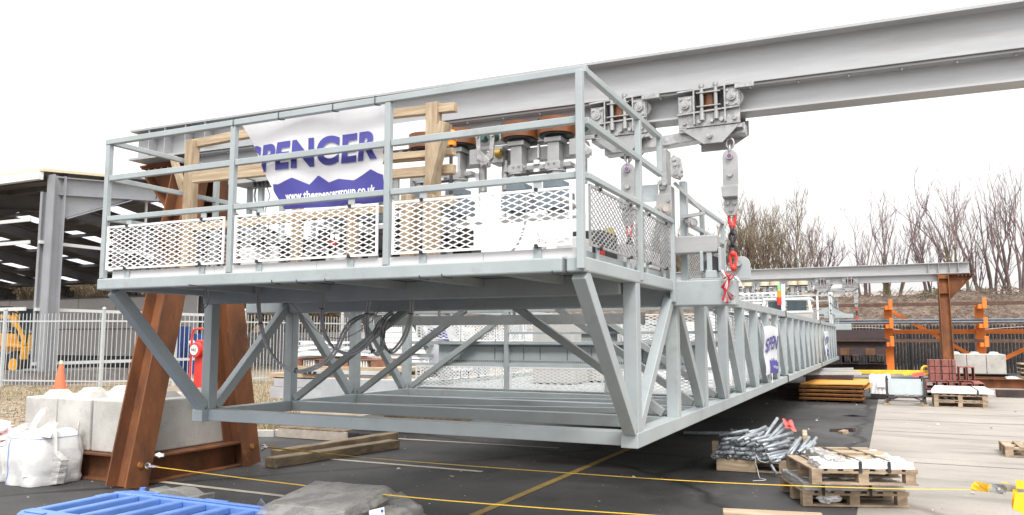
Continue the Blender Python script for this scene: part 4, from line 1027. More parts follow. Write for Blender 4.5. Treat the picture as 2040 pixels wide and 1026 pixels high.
m = MB().tube([PX(*p, Y=YD + .02) for p in ((411, 572), (408, 590), (414, 606))], .005, 5).tube([PX(*p, Y=YD + .02) for p in ((411, 572), (417, 590), (414, 606), (408, 614))], .005, 5).tube([PX(376, 567, Y=YD - .003), PX(388, 569, Y=YD - .003), PX(411, 572, Y=YD)], .004, 5)
tag(obj('cable_tie', m, blackr), 'long black cable tie dangling in a loop under the front deck beam', 'cable tie')
for i, (px, py) in enumerate(((541, 563), (590, 562), (647, 560), (835, 554), (880, 551), (1100, 545))):
    a = PX(px, py, Y=YD - .004); obj('tie_end', MB().tube([a + Vector((0, 0, .02)), a, a + Vector((.07, .03, -.012))], .004, 5), blackr, g)
# loops seen against the sky at the right of the deck
m = MB().tube(smooth([PX(*p, Y=6.9) for p in ((872, 410), (876, 440), (886, 465), (905, 487), (930, 512), (960, 545))]), .012, 6).tube(smooth([PX(*p, Y=6.9) for p in ((1048, 388), (1049, 420), (1043, 455), (1032, 485), (1010, 510), (985, 530))]), .011, 6)
tag(obj('sagging_cable', m, cablem), 'dark cable sagging between the drive motors and the deck, seen through the right front mesh', 'cable')
m = MB().tube(smooth([PX(*p, Y=6.9) for p in ((1120, 395), (1150, 410), (1160, 430), (1157, 470), (1150, 500))]), .03, 8)
tag(obj('corrugated_hose', m, galv), 'thick grey hose beside the front corner post of the platform', 'hose')

# ------------------------------------------------------------------ steel shed at the left
sh = thing('steel_shed', 'open grey steel portal framed shed with dark roof and bright roof lights', 'shed', (-29, 19.6, 0))
SX, SY = -29.0, 19.5
cA, cB = PX(74, 700, Y=SY - .3).x, PX(88, 700, Y=SY - .3).x
obj('column', MB().ibeam(((cA + cB) / 2, SY - .05, 0), ((cA + cB) / 2, SY - .05, 7.95), .5, cB - cA, .03, .05, up=(0, 1, 0)), shed_steel, sh)
cC = PX(59, 700, Y=SY - .45).x
obj('column', MB().ibeam((cC + .05, SY - .3, 0), (cC + .05, SY - .3, 7.3), .2, .12, .02, .03, up=(0, 1, 0)), shed_steel, sh)
obj('column_bracket', MB().box(cC - .1, cB + .05, SY - .6, SY - .32, .52, .60), shed_steel, sh)
for k in range(1, 5):
    x = SX - 7 * k; obj('column', MB().ibeam((x, SY, 0), (x, SY, 7.9), .6, .3, .03, .04, up=(0, 1, 0)), shed_steel, sh)
RZ = .105
GL = 10.25
for k in range(6):
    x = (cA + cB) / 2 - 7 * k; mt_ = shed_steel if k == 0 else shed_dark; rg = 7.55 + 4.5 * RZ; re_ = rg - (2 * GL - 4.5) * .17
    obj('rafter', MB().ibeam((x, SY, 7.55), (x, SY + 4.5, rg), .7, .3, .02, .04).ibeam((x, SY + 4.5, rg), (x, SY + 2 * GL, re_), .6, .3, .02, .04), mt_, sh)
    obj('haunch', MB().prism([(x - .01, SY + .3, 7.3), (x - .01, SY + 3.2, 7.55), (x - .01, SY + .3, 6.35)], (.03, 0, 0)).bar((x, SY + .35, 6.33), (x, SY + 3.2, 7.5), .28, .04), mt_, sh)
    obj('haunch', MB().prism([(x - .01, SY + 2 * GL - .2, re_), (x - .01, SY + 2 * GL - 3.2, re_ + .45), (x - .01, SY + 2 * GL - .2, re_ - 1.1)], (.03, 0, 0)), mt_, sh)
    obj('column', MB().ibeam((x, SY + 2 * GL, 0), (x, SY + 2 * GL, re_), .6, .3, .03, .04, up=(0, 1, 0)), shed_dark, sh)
def rz(y): return 8.12 + min(y - SY, 4.5) * RZ - max(0, y - SY - 4.5) * .17
# roof skin in strips, leaving openings where the roof lights sit
m = MB(); lm = MB(); lights = []
for r_, yy in enumerate((SY + 5.4, SY + 9.6, SY + 13.6, SY + 17.2)):
    for q in range(10):
        x0 = SX - 1.6 - 3.4 * q - .0; lights.append((x0 - 1.25, x0, yy, yy + 2.7))
ysr = sorted({SY - .5, SY + 4.5, SY + 2 * GL + .4} | {a for l in lights for a in l[2:]})
for y0, y1 in zip(ysr[:-1], ysr[1:]):
    row = [l for l in lights if l[2] <= y0 + .01 and l[3] >= y1 - .01]
    row.sort(); cur = SX - 36
    for l in row:
        if l[0] > cur: m.prism([(cur, y0, rz(y0)), (l[0], y0, rz(y0)), (l[0], y1, rz(y1)), (cur, y1, rz(y1))], (0, 0, .06))
        cur = l[1]
    m.prism([(cur, y0, rz(y0)), (SX + .3, y0, rz(y0)), (SX + .3, y1, rz(y1)), (cur, y1, rz(y1))], (0, 0, .06))
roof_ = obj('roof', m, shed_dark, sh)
for l in lights:
    obj('roof_light', MB().prism([(l[0], l[2], rz(l[2]) + .03), (l[1], l[2], rz(l[2]) + .03), (l[1], l[3], rz(l[3]) + .03), (l[0], l[3], rz(l[3]) + .03)], (0, 0, .02)), roofglass, roof_)
m = MB()
for i in range(11):
    y = SY + .6 + i * 1.9; m.box(SX - 36, SX + .1, y, y + .07, rz(y) - .20, rz(y) - .016)
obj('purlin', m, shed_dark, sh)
obj('roof_trim', MB().prism([(SX + .303, SY - .6, rz(SY - .6) - .02), (SX + .303, SY + 3.2, rz(SY + 3.2) - .02), (SX + .303, SY + 3.2, rz(SY + 3.2) + .09), (SX + .303, SY - .6, rz(SY - .6) + .09)], (.03, 0, 0)), trimm, sh)
obj('eaves_gutter', MB().box(SX - 30, SX + .28, SY - .72, SY - .52, 7.72, 8.02), M('pale_gutter', (.62, .66, .67), .5), sh)
obj('roof_trim', MB().box(SX - 30, SX + .30, SY - .68, SY - .5, 8.03, 8.11), trimm, sh)
m = MB()
for z in (7.85, 5.3, 2.75, .72): m.box(SX + .1, SX + .22, SY - .45 if z < 6 else SY + .1, SY + 9.5, z, z + .12)
for z in (6.1, 5.0 + .25, 2.75): m.box(SX - 14, SX + .15, SY - .85, SY - .78, z, z + .13)
obj('sheeting_rail', m, shed_pale, sh)
m = MB()
for y in (SY + 4.2, SY + 8.6): m.box(SX + .1, SX + .16, y, y + .09, 5.4, 7.85)
obj('sag_rod', m, shed_pale, sh)
obj('side_rail', MB().box(SX - 28, SX + .2, SY + 2 * GL, SY + 2 * GL + .1, 4.7, 4.82).box(SX - 36, SX + .2, SY + 2 * GL, SY + 2 * GL + .1, 4.2, 4.32), darkm, sh)
obj('plinth', MB().box(SX - 1.4, SX + .9, SY - .55, SY + 3.1, 0, .52), brick, sh)
# grey clad boundary wall beyond
wl = thing('clad_wall', 'tall wall of flat grey cladding panels beyond the pale fence', 'wall', (-42, 30, 0))
x = -54.0
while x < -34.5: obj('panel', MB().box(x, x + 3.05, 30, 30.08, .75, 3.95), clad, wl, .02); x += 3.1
obj('coping', MB().box(-54, -34.8, 29.96, 30.1, 3.95, 4.03).box(-54, -34.8, 29.97, 29.998, 2.2, 2.26), M('coping_dark', (.12, .12, .12), .6), wl)
obj('footing', MB().box(-54, -34.8, 30.1, 30.2, 0, .75), darkm, wl)
wl2 = thing('clad_wall', 'low grey building with horizontal bands behind the right part of the pale fence', 'wall', (-26, 40, 0))
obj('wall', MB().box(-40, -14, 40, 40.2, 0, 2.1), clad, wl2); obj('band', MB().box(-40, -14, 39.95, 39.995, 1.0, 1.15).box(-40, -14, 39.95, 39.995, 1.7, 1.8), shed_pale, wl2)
for k, px in enumerate((375, 432, 548, 690)):
    p = PX(px, 700, Y=34); obj('column', MB().box(p.x - .22, p.x + .22, 34, 34.4, 0, 5.2), M('dark_stanchion', (.10, .10, .11), .6) if k == 0 else bpy.data.materials['dark_stanchion'], sh)
# ------------------------------------------------------------------ pale bar fence
FP = [(-36, 15.3), (-28.9, 18.0), (-25.1, 19.1), (-21.9, 22.6), (-20.3, 29.4), (-19.6, 34.5)]
FZ = 2.62
fn_ = thing('bar_fence', 'pale grey vertical bar fence with ball topped posts running behind the yard', 'fence', (-25, 19.1, 0))
fpost = MB().box(-.05, .05, -.05, .05, 0, FZ + .1).sph((0, 0, FZ + .15), .07, 12, 8)
bars = MB(); rails = MB(); pm = None
for a, b in zip(FP[:-1], FP[1:]):
    a = Vector(a); b = Vector(b); L_ = (b - a).length; n_ = max(1, round(L_ / 2.7)); d = (b - a) / L_
    for i in range(n_):
        p = a + d * (L_ * i / n_)
        o = obj('post', MB(), fencew, fn_) if False else None
        mm = MB(); mm.v = [v + Vector((p.x, p.y, 0)) for v in fpost.v]; mm.f = fpost.f; mm.sm = fpost.sm; obj('post', mm, fencew, fn_)
        q = a + d * (L_ * (i + 1) / n_)
        rails.bar((*p, .22), (*q, .22), .03, .05).bar((*p, FZ - .28), (*q, FZ - .28), .03, .05)
        k = int((q - p).length / .145); mm = MB()
        for j in range(1, k):
            c = p + (q - p) * j / k; mm.cyl((c.x, c.y, .06), (c.x, c.y, FZ), .013, n=5)
        obj('bar_panel', mm, fencew, fn_)
obj('rail', rails, fencew, fn_)

# ------------------------------------------------------------------ digger, cone, fire point, person
def dY(x, y, z): return Vector((x, y, z))
dg = thing('backhoe_digger', 'yellow and black backhoe digger parked behind the left end of the fence', 'digger', (-37, 22.5, 0))
def dp(px, py, Y=22.5): return PX(px, py, Y=Y)
m = MB().prism([dp(-60, 700), dp(48, 700), dp(46, 668), dp(10, 664), dp(-60, 660)], (0, 1.6, 0)); obj('body', m, diggery, dg, .04)
m = MB()
for a, b, w_ in (((-60, 628), (25, 632), .18), ((25, 632), (50, 690), .22), ((50, 690), (46, 716), .25), ((28, 613), (34, 640), .16), ((-60, 682), (48, 690), .14)): m.bar(dp(*a, Y=22.3), dp(*b, Y=22.3), .2, w_)
obj('boom', m, diggery, dg, .03)
m = MB().prism([dp(-60, 655, 22.7), dp(28, 655, 22.7), dp(22, 614, 22.7), dp(-60, 612, 22.7)], (0, 1.4, 0)); obj('cab_glass', m, glass, dg)
m = MB().bar(dp(28, 660, 22.65), dp(22, 612, 22.65), .12, .1).bar(dp(-60, 611, 22.65), dp(24, 613, 22.65), .12, .12).bar(dp(-8, 660, 22.65), dp(-8, 612, 22.65), .1, .1); obj('cab_frame', m, darkm, dg)
for px in (-25, 26):
    c = dp(px, 728, 22.4); m = MB().cyl(c, c + Vector((0, .45, 0)), .62, n=28); wh_ = obj('wheel', m, blackr, dg, .06)
    obj('rim', MB().cyl(c - Vector((0, .02, 0)), c + Vector((0, .1, 0)), .32, n=20), diggery, wh_)
m = MB().tube(smooth([dp(*p, 22.1) for p in ((20, 618), (45, 632), (54, 660), (50, 690))]), .04, 6).tube(smooth([dp(*p, 22.1) for p in ((10, 650), (30, 655), (40, 680))]), .04, 6); obj('hose', m, blackr, dg)
cn = thing('traffic_cone', 'faded orange traffic cone standing by the brick plinth', 'traffic cone', tuple(PX(119, 775, Z=0)))
c = PX(119, 775, Z=0); cm_ = M('cone_orange', (.75, .17, .08), .6, var=.1)
obj('cone_body', MB().cyl(c + Vector((0, 0, .03)), c + Vector((0, 0, .97)), .20, .04, n=20), cm_, cn)
obj('base', MB().box(c.x - .22, c.x + .22, c.y - .22, c.y + .22, 0, .035), cm_, cn)
obj('tip_band', MB().cyl(c + Vector((0, 0, .86)), c + Vector((0, 0, .972)), .064, .043, n=20), M('pale_green_tip', (.55, .6, .45), .6), cn)

YF = 11.6
fpx = PX(408, 780, Y=YF)
ft = thing('fire_point', 'red fire point stand with round alarm gong reading FIRE behind the concrete blocks', 'fire point', (fpx.x, YF, 0))
xa, xb = PX(384, 700, Y=YF).x, PX(452, 700, Y=YF).x
zt_ = PX(400, 677, Y=YF).z; zh = PX(400, 655, Y=YF).z
obj('cabinet', MB().prism([(xa + .02, YF, .08), (xb, YF, .08), (xb, YF, zt_), (xa + .05, YF, zt_)], (0, .22, 0)), red, ft, .03)
obj('handle', MB().tube([(xa - .03, YF - .03, .1), (xa - .01, YF - .03, zt_)] + [(xa + .12 - .12 * math.cos(t), YF - .03, zh - .12 + .12 * math.sin(t)) for t in [i * math.pi / 12 for i in range(7)]] + [(xb - .12 + .12 * math.sin(t), YF - .03, zh - .12 + .12 * math.cos(t)) for t in [i * math.pi / 12 for i in range(7)]] + [(xb, YF - .03, zt_), (xb + .01, YF - .03, .1)], .022, 8), red, ft)
gc = PX(394, 697, Y=YF - .03); gr = .155
gong_ = obj('gong', MB().cyl(gc, gc - Vector((0, .07, 0)), gr, gr * .9, n=32), red, ft, .012)
gcc = gc + Vector((-.02, -.075, 0)); obj('gong_label', MB().cyl(gcc, gcc - Vector((0, .006, 0)), gr * .66, n=28), white_p, gong_)
t_, wd = text_mb('FIRE', .085, lambda x, y: Vector((gcc.x - .075 + x, gcc.y - .009, gcc.z - .03 + y)), cuts=0, bold=.002, sx=.85); obj('gong_lettering', t_, darkm, gong_)
for x in (xa + .12, xb - .12): obj('wheel', MB().cyl((x, YF + .2, .1), (x, YF + .26, .1), .1, n=16), blackr, ft)

# a worker in hi-vis bending forward behind the fence, mostly hidden by the fire point
def skin_chain(name, verts, edges, radii, mat, parent, org, sub=2):
    me = bpy.data.meshes.new(name); me.from_pydata([tuple(Vector(v) - org) for v in verts], edges, []); o = bpy.data.objects.new(name, me); COL.objects.link(o); ORG[o.name] = org
    if parent: o.parent = parent
    else: o.location = org
    sk = o.modifiers.new('skin', 'SKIN'); sk.use_smooth_shade = True
    for v, r_ in zip(me.skin_vertices[0].data, radii): v.radius = (r_, r_) if not isinstance(r_, tuple) else r_
    me.skin_vertices[0].data[0].use_root = True
    sb = o.modifiers.new('sub', 'SUBSURF'); sb.levels = sub; sb.render_levels = sub
    me.materials.append(mat); return o
YP = 26.0
P0 = PX(398, 692, Y=YP); gx, gy = P0.x, YP
pv = [(gx + .35, gy, .95), (gx + .15, gy, 1.15), (gx - .12, gy, 1.35), (gx - .28, gy, 1.42), (gx - .40, gy, 1.47), (gx - .50, gy, 1.50),
      (gx + .35, gy - .14, .9), (gx + .30, gy - .16, .48), (gx + .42, gy - .16, .08), (gx + .26, gy - .16, .04),
      (gx + .35, gy + .14, .9), (gx + .34, gy + .16, .48), (gx + .46, gy + .16, .08), (gx + .30, gy + .16, .04),
      (gx - .16, gy - .22, 1.30), (gx - .24, gy - .26, 1.02), (gx - .42, gy - .2, .85),
      (gx - .16, gy + .22, 1.30), (gx - .24, gy + .26, 1.02), (gx - .42, gy + .2, .85)]
pe = [(0, 1), (1, 2), (2, 3), (3, 4), (4, 5), (0, 6), (6, 7), (7, 8), (8, 9), (0, 10), (10, 11), (11, 12), (12, 13), (2, 14), (14, 15), (15, 16), (2, 17), (17, 18), (18, 19)]
pr = [.17, .17, .18, .08, .09, .10, .11, .075, .05, .045, .11, .075, .05, .045, .075, .055, .04, .075, .055, .04]
ps = skin_chain('person', pv, pe, pr, M('work_trousers', (.05, .10, .25), .8), None, Vector((gx + .35, gy, 0)))
tag(ps, 'worker in yellow hi-vis jacket and white helmet bending forward behind the fence', 'person')
def pchild(name, m, mat): obj(name, m, mat, ps)
jm = MB().cyl((gx + .25, gy, 1.07), (gx - .02, gy, 1.30), .20, .225, n=18).cyl((gx - .02, gy, 1.30), (gx - .2, gy, 1.40), .225, .13, n=18)
for s in (-1, 1): jm.cyl((gx - .13, gy + s * .2, 1.33), (gx - .23, gy + s * .26, 1.03), .09, .07, n=12)
pchild('hi_vis_jacket', jm, hivis)
pchild('reflective_band', MB().cyl((gx + .12, gy, 1.18), (gx + .07, gy, 1.225), .222, .226, n=18), M('reflective', (.6, .6, .6), .3))
pchild('helmet', MB().sph((gx - .50, gy, 1.53), .135, 14, 8, (1.1, .95, .9)).cyl((gx - .52, gy, 1.49), (gx - .53, gy, 1.50), .16, n=16), white_p)
pchild('face', MB().sph((gx - .56, gy, 1.45), .085, 10, 7), skin)
bb = MB()
for px, py in ((340, 650), (346, 690), (392, 665)):
    a = PX(px, py, Y=28); bb.box(a.x - .5, a.x + .5, 28, 28.8, 0 if py > 670 else 0, a.z)
o = obj('blue_container', bb, M('deep_blue', (.03, .07, .26), .6), None, .03); tag(o, 'blue stacked container partly hidden behind the fence and the red stand', 'container')

# ------------------------------------------------------------------ bulk bags
def bulkbag(cx, cy, w_, h, label, seed, loops=True):
    r_ = random.Random(seed); b = thing('bulk_bag', label, 'bulk bag', (cx, cy, 0), 'woven white bulk bags by the concrete blocks')
    N, K = 40, 12; P = []
    for k in range(K + 1):
        t = k / K; z = h * t
        bul = 1 + .14 * math.sin(t * 3.0) + (.05 if t < .15 else 0) - .10 * t
        for i in range(N):
            a = 2 * math.pi * i / N; c, s = math.cos(a), math.sin(a); e = 4.5
            rr = (abs(c) ** e + abs(s) ** e) ** (-1 / e) * w_ / 2 * bul
            n_ = mnoise.noise(Vector((c * 2 + seed, s * 2, z * 3))) * .07 + mnoise.noise(Vector((c * 6 + seed, s * 6, z * 7))) * .03
            n_ += .03 * math.sin(a * 7 + z * 9 + seed) * (1 - t) + .05 * abs(mnoise.noise(Vector((c * 3.1 + seed, s * 3.1, z * 5)))) - .06 * abs(mnoise.noise(Vector((c * 1.6, s * 1.6 + seed, z * 9))))
            rr *= 1 + n_
            P.append((cx + c * rr, cy + s * rr, max(.004, z + (0 if k < K else .03 * math.sin(3 * a + seed)))))
    m = MB().add(P, [(k * N + i, k * N + (i + 1) % N, (k + 1) * N + (i + 1) % N, (k + 1) * N + i) for k in range(K) for i in range(N)], True)
    top = [P[K * N + i] for i in range(N)]; Q = []
    for q in (.72, .35, 0):
        for i in range(N):
            p = Vector(top[i]).lerp(Vector((cx, cy, h)), 1 - q); p.z = h + .05 * mnoise.noise(Vector((p.x * 5, p.y * 5, seed))) - .03 + (.06 if q < .5 else 0) * 1; Q.append(p)
    o_ = len(m.v); m.add(Q, [(k * N + i, k * N + (i + 1) % N, (k + 1) * N + (i + 1) % N, (k + 1) * N + i) for k in range(2) for i in range(N)], True)
    base = K * N
    m.f += [(base + i, base + (i + 1) % N, o_ + (i + 1) % N, o_ + i) for i in range(N)]; m.sm += [True] * N
    obj('sack', m, bagm, b)
    def surf(a, z, e=.006):
        k = min(K - 1, int(z / h * K)); f = z / h * K - k; i = int(a / (2 * math.pi) * N) % N
        p = Vector(P[k * N + i]).lerp(Vector(P[(k + 1) * N + i]), f); o2 = Vector((p.x - cx, p.y - cy, 0)).normalized() * e; return p + o2
    m = MB()
    for a in (R(248),):
        pts = [surf(a, h * q / 10) for q in range(0, 10)]
        m.tube(pts, .006, 4)
    m.tube([Vector(P[(K - 1) * N + i]) * 1 for i in range(N)], .005, 4, closed=True)
    obj('seam', m, bagseam, b)
    if loops:
        m = MB()
        for a, a2, hh in ((R(300), R(345), .34), (R(170), R(225), .12), (R(40), R(80), .16)):
            A = surf(a, h * .92); B = surf(a2, h * .92); pts = [surf(a, h * .2), surf(a, h * .55), A]
            for q in range(1, 8):
                t = q / 8; c = A.lerp(B, t); c.z += hh * math.sin(math.pi * t) ** .7; c.x += .05 * math.sin(t * 3); pts.append(c)
            pts += [B, surf(a2, h * .55), surf(a2, h * .2)]
            P2 = []
            for i, p in enumerate(pts):
                d = (pts[min(i + 1, len(pts) - 1)] - pts[max(i - 1, 0)]).normalized(); w2 = d.cross(Vector((math.cos(a), math.sin(a), 0))).normalized() * .035; P2 += [p - w2, p + w2]
            m.add(P2, [(2 * i, 2 * i + 1, 2 * i + 3, 2 * i + 2) for i in range(len(pts) - 1)], True)
        for (q0, q1) in (((80, 850), (108, 838)),):
            m.add([PX(56, 868, Y=cy - .3), PX(100, 838, Y=cy), PX(116, 842, Y=cy + .1), PX(100, 872, Y=cy - .2)], [(0, 1, 2, 3)])
        obj('lifting_loop', m, M('bag_webbing_%d' % seed, (.76, .72, .70), .7, bump=.2, transl=.15), b)
    return b
bulkbag(-9.40, 6.44, .64, .60, 'white woven bulk bag with standing loop handles and blue seams, beside the rusty base beam', 3)
bulkbag(-10.16, 6.36, .66, .47, 'white woven bulk bag cut by the left edge of the picture, no standing handle', 8, loops=False)
m = crumple((-10.2, 6.3, .55), .22, (1.2, 1, .6), 4)
tag(obj('plastic_bag', m, M('pinkish_plastic', (.75, .60, .60), .4, bump=.5, bscale=12)), 'crumpled pale pink and white plastic lying on the left bulk bag', 'plastic bag')
m = MB().prism([(-9.08, 6.30, .01), (-9.06, 6.30, .40), (-8.93, 6.33, .30), (-8.98, 6.32, .02)], (.02, .08, 0))
tag(obj('plastic_sheet', m, wrap), 'pointed flap of clear plastic sticking out beside the white bulk bag', 'plastic sheet')
m = crumple(PX(317, 907, Z=.35), .05, (1.3, .8, .5), 2, 3); tag(obj('crumpled_foil', m, sheet), 'small crumpled silver foil lump on the rusty base beam', 'litter')

# ------------------------------------------------------------------ blue plastic barriers lying flat
def barrier(z, label, dx=0, dy=0, rz_=0):
    t = thing('plastic_barrier', label, 'barrier', (0, 0, 0), 'blue plastic barriers stacked flat')
    x0, x1, y0, y1, h = -1.22, 1.50, -.60, .56, .075
    m = MB()
    # outer frame with chamfered corners, top rail doubled, slats
    c = .10
    def fr_(poly, z0, z1): m.prism([(x, y, z0) for x, y in poly], (0, 0, z1 - z0))
    fr_([(x0 + c, y1), (x1 - c, y1), (x1, y1 - c), (x1, y1 - .15), (x0, y1 - .15), (x0, y1 - c)], 0, h)
    fr_([(x0, y0 + .22), (x1, y0 + .22), (x1, y0 + c), (x1 - c, y0), (x0 + c, y0), (x0, y0 + c)], 0, h)
    n = 9; sw = .085
    for i in range(n + 1):
        cx = x0 + sw / 2 + (x1 - x0 - sw) * i / n; m.box(cx - sw / 2 + (0 if 0 < i < n else 0), cx + sw / 2, y0 + .222, y1 - .152, .006, h - .004)
    obj('frame', m, bluep, t, .014)
    m = MB()
    for i in (0, 3, 6): m.box(x0 + .22 + i * .3, x0 + .50 + i * .3, y1 - .045, y1 - .018, h, h + .012)
    m.box(x0 + .5, x1 - .45, y1 - .115, y1 - .075, h + .0015, h + .014)
    for i in range(5): m.box(x0 + .1 + .45 * i, x0 + .36 + .45 * i, y0 + .06, y0 + .10, h + .0015, h + .014)
    obj('moulded_rib', m, bluep, t, .005)
    m = MB().box(x0 - .12, x0 + .02, y1 - .26, y1 - .12, .0, .05).cyl((x0 + .24, y1 + .0, h), (x0 + .24, y1 + .0, h + .035), .03, n=12); obj('hinge_lug', m, bluep, t, .006)
    m = MB()
    for x in (x0 + .62, x1 - .42): m.box(x, x + .16, y1 - .16, y1 - .02, h + .002, h + .008)
    obj('label_patch', m, M('faded_label', (.32, .29, .27), .7), t) if z > .2 else None
    t.location = (-5.72 + dx, 5.06 + dy, z); t.rotation_euler = (0, R(.0), rz_); return t
barrier(.004, 'blue plastic barrier at the bottom of the flat stack', .05, -.06, .02)
barrier(.087, 'blue plastic barrier in the middle of the flat stack', -.02, -.02, -.01)
barrier(.17, 'blue plastic barrier on top of the flat stack beside the wrapped grey slabs', 0, 0, -.005)
# recycled rubber barrier feet
def foot(c, rz_, label, L_=.80, w_=.22, h=.115):
    m = MB(); pr_ = [(-L_ / 2, 0), (L_ / 2, 0), (L_ / 2, h * .8), (L_ * .3, h * .55), (L_ * .12, h), (-L_ * .12, h), (-L_ * .3, h * .6), (-L_ / 2, h * .8)]
    m.prism([(x, -w_ / 2, z) for x, z in pr_], (0, w_, 0))
    o = obj('barrier_block', m, slab_m, None, .012, off=Vector()); o.location = c; o.rotation_euler = (0, 0, rz_); return tag(o, label, 'barrier foot')
p = PX(362, 985, Z=.05); foot((p.x, p.y, 0.004), -.05, 'grey rubber barrier foot lying behind the blue plastic barriers')
# wrapped stack of grey slabs
A, B, C_, D_ = PX(528, 1003, Z=.40), PX(688, 1016, Z=.40), PX(778, 967, Z=.40), PX(628, 956, Z=.40)
st = thing('wrapped_stack', 'grey rubber slabs in dusty clear wrap, in front of the yellow straps', 'stack', (A + C_) / 2 * 1.0)
def rough_quad(cs, z0, z1, seed, n=16, amp=.012):
    m = MB(); P = []
    for j in range(n + 1):
        for i in range(n + 1):
            p = cs[0].lerp(cs[1], i / n).lerp(cs[3].lerp(cs[2], i / n), j / n); e = amp * mnoise.noise(Vector((p.x * 7, p.y * 11, seed))) * 2 + .5 * amp * mnoise.noise(Vector((p.x * 25, p.y * 40, seed)))
            P.append((p.x, p.y, z1 + e - (.02 if i in (0, n) or j in (0, n) else 0)))
    m.add(P, [(j * (n + 1) + i, j * (n + 1) + i + 1, (j + 1) * (n + 1) + i + 1, (j + 1) * (n + 1) + i) for j in range(n) for i in range(n)], True)
    ring = [i for i in range(n + 1)] + [j * (n + 1) + n for j in range(1, n + 1)] + [n * (n + 1) + i for i in range(n - 1, -1, -1)] + [j * (n + 1) for j in range(n - 1, 0, -1)]
    K = 6; L0 = len(ring); Q = []
    cx = sum((Vector(P[i]) for i in ring), Vector()) / L0
    for k in range(1, K + 1):
        for q, i in enumerate(ring):
            p = Vector(P[i]); d = Vector((p.x - cx.x, p.y - cx.y, 0)).normalized(); e = .02 * mnoise.noise(Vector((q * .9, k * .35, seed))) + .012 * math.sin(q * 2.3 + k * .3) + .01 * k
            Q.append(p + d * e + Vector((0, 0, (z0 - z1) * k / K)))
    o = len(m.v); m.add(Q, [(k * L0 + q, k * L0 + (q + 1) % L0, (k + 1) * L0 + (q + 1) % L0, (k + 1) * L0 + q) for k in range(K - 1) for q in range(L0)], True)
    m.f += [(ring[q], ring[(q + 1) % L0], o + (q + 1) % L0, o + q) for q in range(L0)]; m.sm += [True] * L0
    return m
def poly_box(cs, z0, z1): return MB().prism([Vector((c.x, c.y, z0)) for c in cs], (0, 0, z1 - z0))
def inset(cs, k): 
    c = sum(cs, Vector()) / len(cs); return [c + (p - c) * k for p in cs]
Q4 = [A, B, C_, D_]
for k in range(4): obj('slab', poly_box(inset(Q4, .985 - .01 * (k % 2)), .004 + .099 * k, .099 * (k + 1)), slab_m, st, .012)
obj('wrap', rough_quad(inset(Q4, 1.0), .345, .407, 3, amp=.007), wrapd, st)
E_ = [PX(680, 1050, Z=.26), PX(835, 1000, Z=.26), PX(800, 968, Z=.26), PX(690, 990, Z=.26)]
E_ = [B + Vector((-.05, -.35, 0)), PX(838, 1003, Z=.27), PX(800, 975, Z=.27), C_.lerp(D_, .3)]
obj('lower_slab', poly_box(inset(E_, .96), .004, .255), slab_m, st, .015)
obj('wrap', rough_quad(E_, .17, .268, 9, amp=.008), wrapd, st)
a = PX(740, 1019, Y=(B.y + E_[1].y) / 2 - .18)
m = MB().prism([PX(735, 1017, Y=a.y), PX(765, 1010, Y=a.y), PX(767, 1040, Y=a.y), PX(737, 1043, Y=a.y)], (0, .004, 0)); obj('label_sticker', m, white_p, st)
c = PX(761, 1018, Y=a.y - .004); obj('label_dot', MB().cyl(c, c + Vector((0, .003, 0)), .012, n=14), M('dot_blue', (.03, .12, .5), .5), st)
m = MB(); pts = [PX(520, 992, Z=.33), PX(528, 1003, Z=.40), PX(540, 1026, Z=.1), PX(508, 1012, Z=.05)]
obj('loose_wrap', MB().add(pts, [(0, 1, 2, 3)]), sheet, st)

# ------------------------------------------------------------------ yellow ratchet straps
def strap(pts, w_, label, twist=None):
    t = thing('ratchet_strap', label, 'strap', tuple(pts[0]), 'yellow ratchet straps anchored to the rusty frame')
    S_ = smooth([Vector(p) for p in pts], 8); P = []
    for i, p in enumerate(S_):
        d = (S_[min(i + 1, len(S_) - 1)] - S_[max(i - 1, 0)]).normalized(); side = d.cross(Vector((0, 0, 1))).normalized(); u = side.cross(d)
        tw = twist(i / len(S_)) if twist else 0; v = side * math.cos(tw) + u * math.sin(tw); P += [p - v * w_ / 2, p + v * w_ / 2]
    P2 = [p + Vector((0, 0, .003)) for p in P]; n = len(P); k = len(S_)
    m = MB(); m.add(P + P2, [(2 * i, 2 * i + 1, 2 * i + 3, 2 * i + 2) for i in range(k - 1)] + [(n + 2 * i, n + 2 * i + 2, n + 2 * i + 3, n + 2 * i + 1) for i in range(k - 1)] + [(2 * i, 2 * i + 2, n + 2 * i + 2, n + 2 * i) for i in range(k - 1)] + [(2 * i + 1, n + 2 * i + 1, n + 2 * i + 3, 2 * i + 3) for i in range(k - 1)])
    obj('webbing', m, yellow, t)
    p0 = S_[0]; d = (S_[1] - S_[0]).normalized()
    m = MB().torus(p0 - d * .10, (0, 0, 1), .035, .011, sc=1.3, up=d).torus(p0 - d * .18, (0, 1, 0), .03, .011, sc=1.3, up=d)
    obj('shackle', m, galv_b, t)
    m = MB().tube([p0 - d * .02 + Vector((0, .03, 0)), p0 - d * .10 + Vector((0, .02, 0)), p0 - d * .13, p0 - d * .10 - Vector((0, .02, 0)), p0 - d * .02 - Vector((0, .03, 0)), p0 - d * .02 + Vector((0, .03, 0))], .009, 6); obj('hook', m, M('purple_steel_%d' % len(label), (.32, .26, .38), .35, metal=.5), t)
    return t
H1 = Vector((-7.69, 6.63, .265)); H2 = Vector((-7.69, 8.45, .262))
strap([H1] + [PX(x, y, D=dd) for x, y, dd in ((520, 957, 8.0), (800, 989, 6.9), (1050, 1010, 6.2), (1270, 1025, 5.6), (1500, 1040, 5.1))], .05, 'yellow strap running low across the bottom from the near rusty leg behind the wrapped slabs', lambda t: .12)
RT = PX(1955, 977, D=6.0)
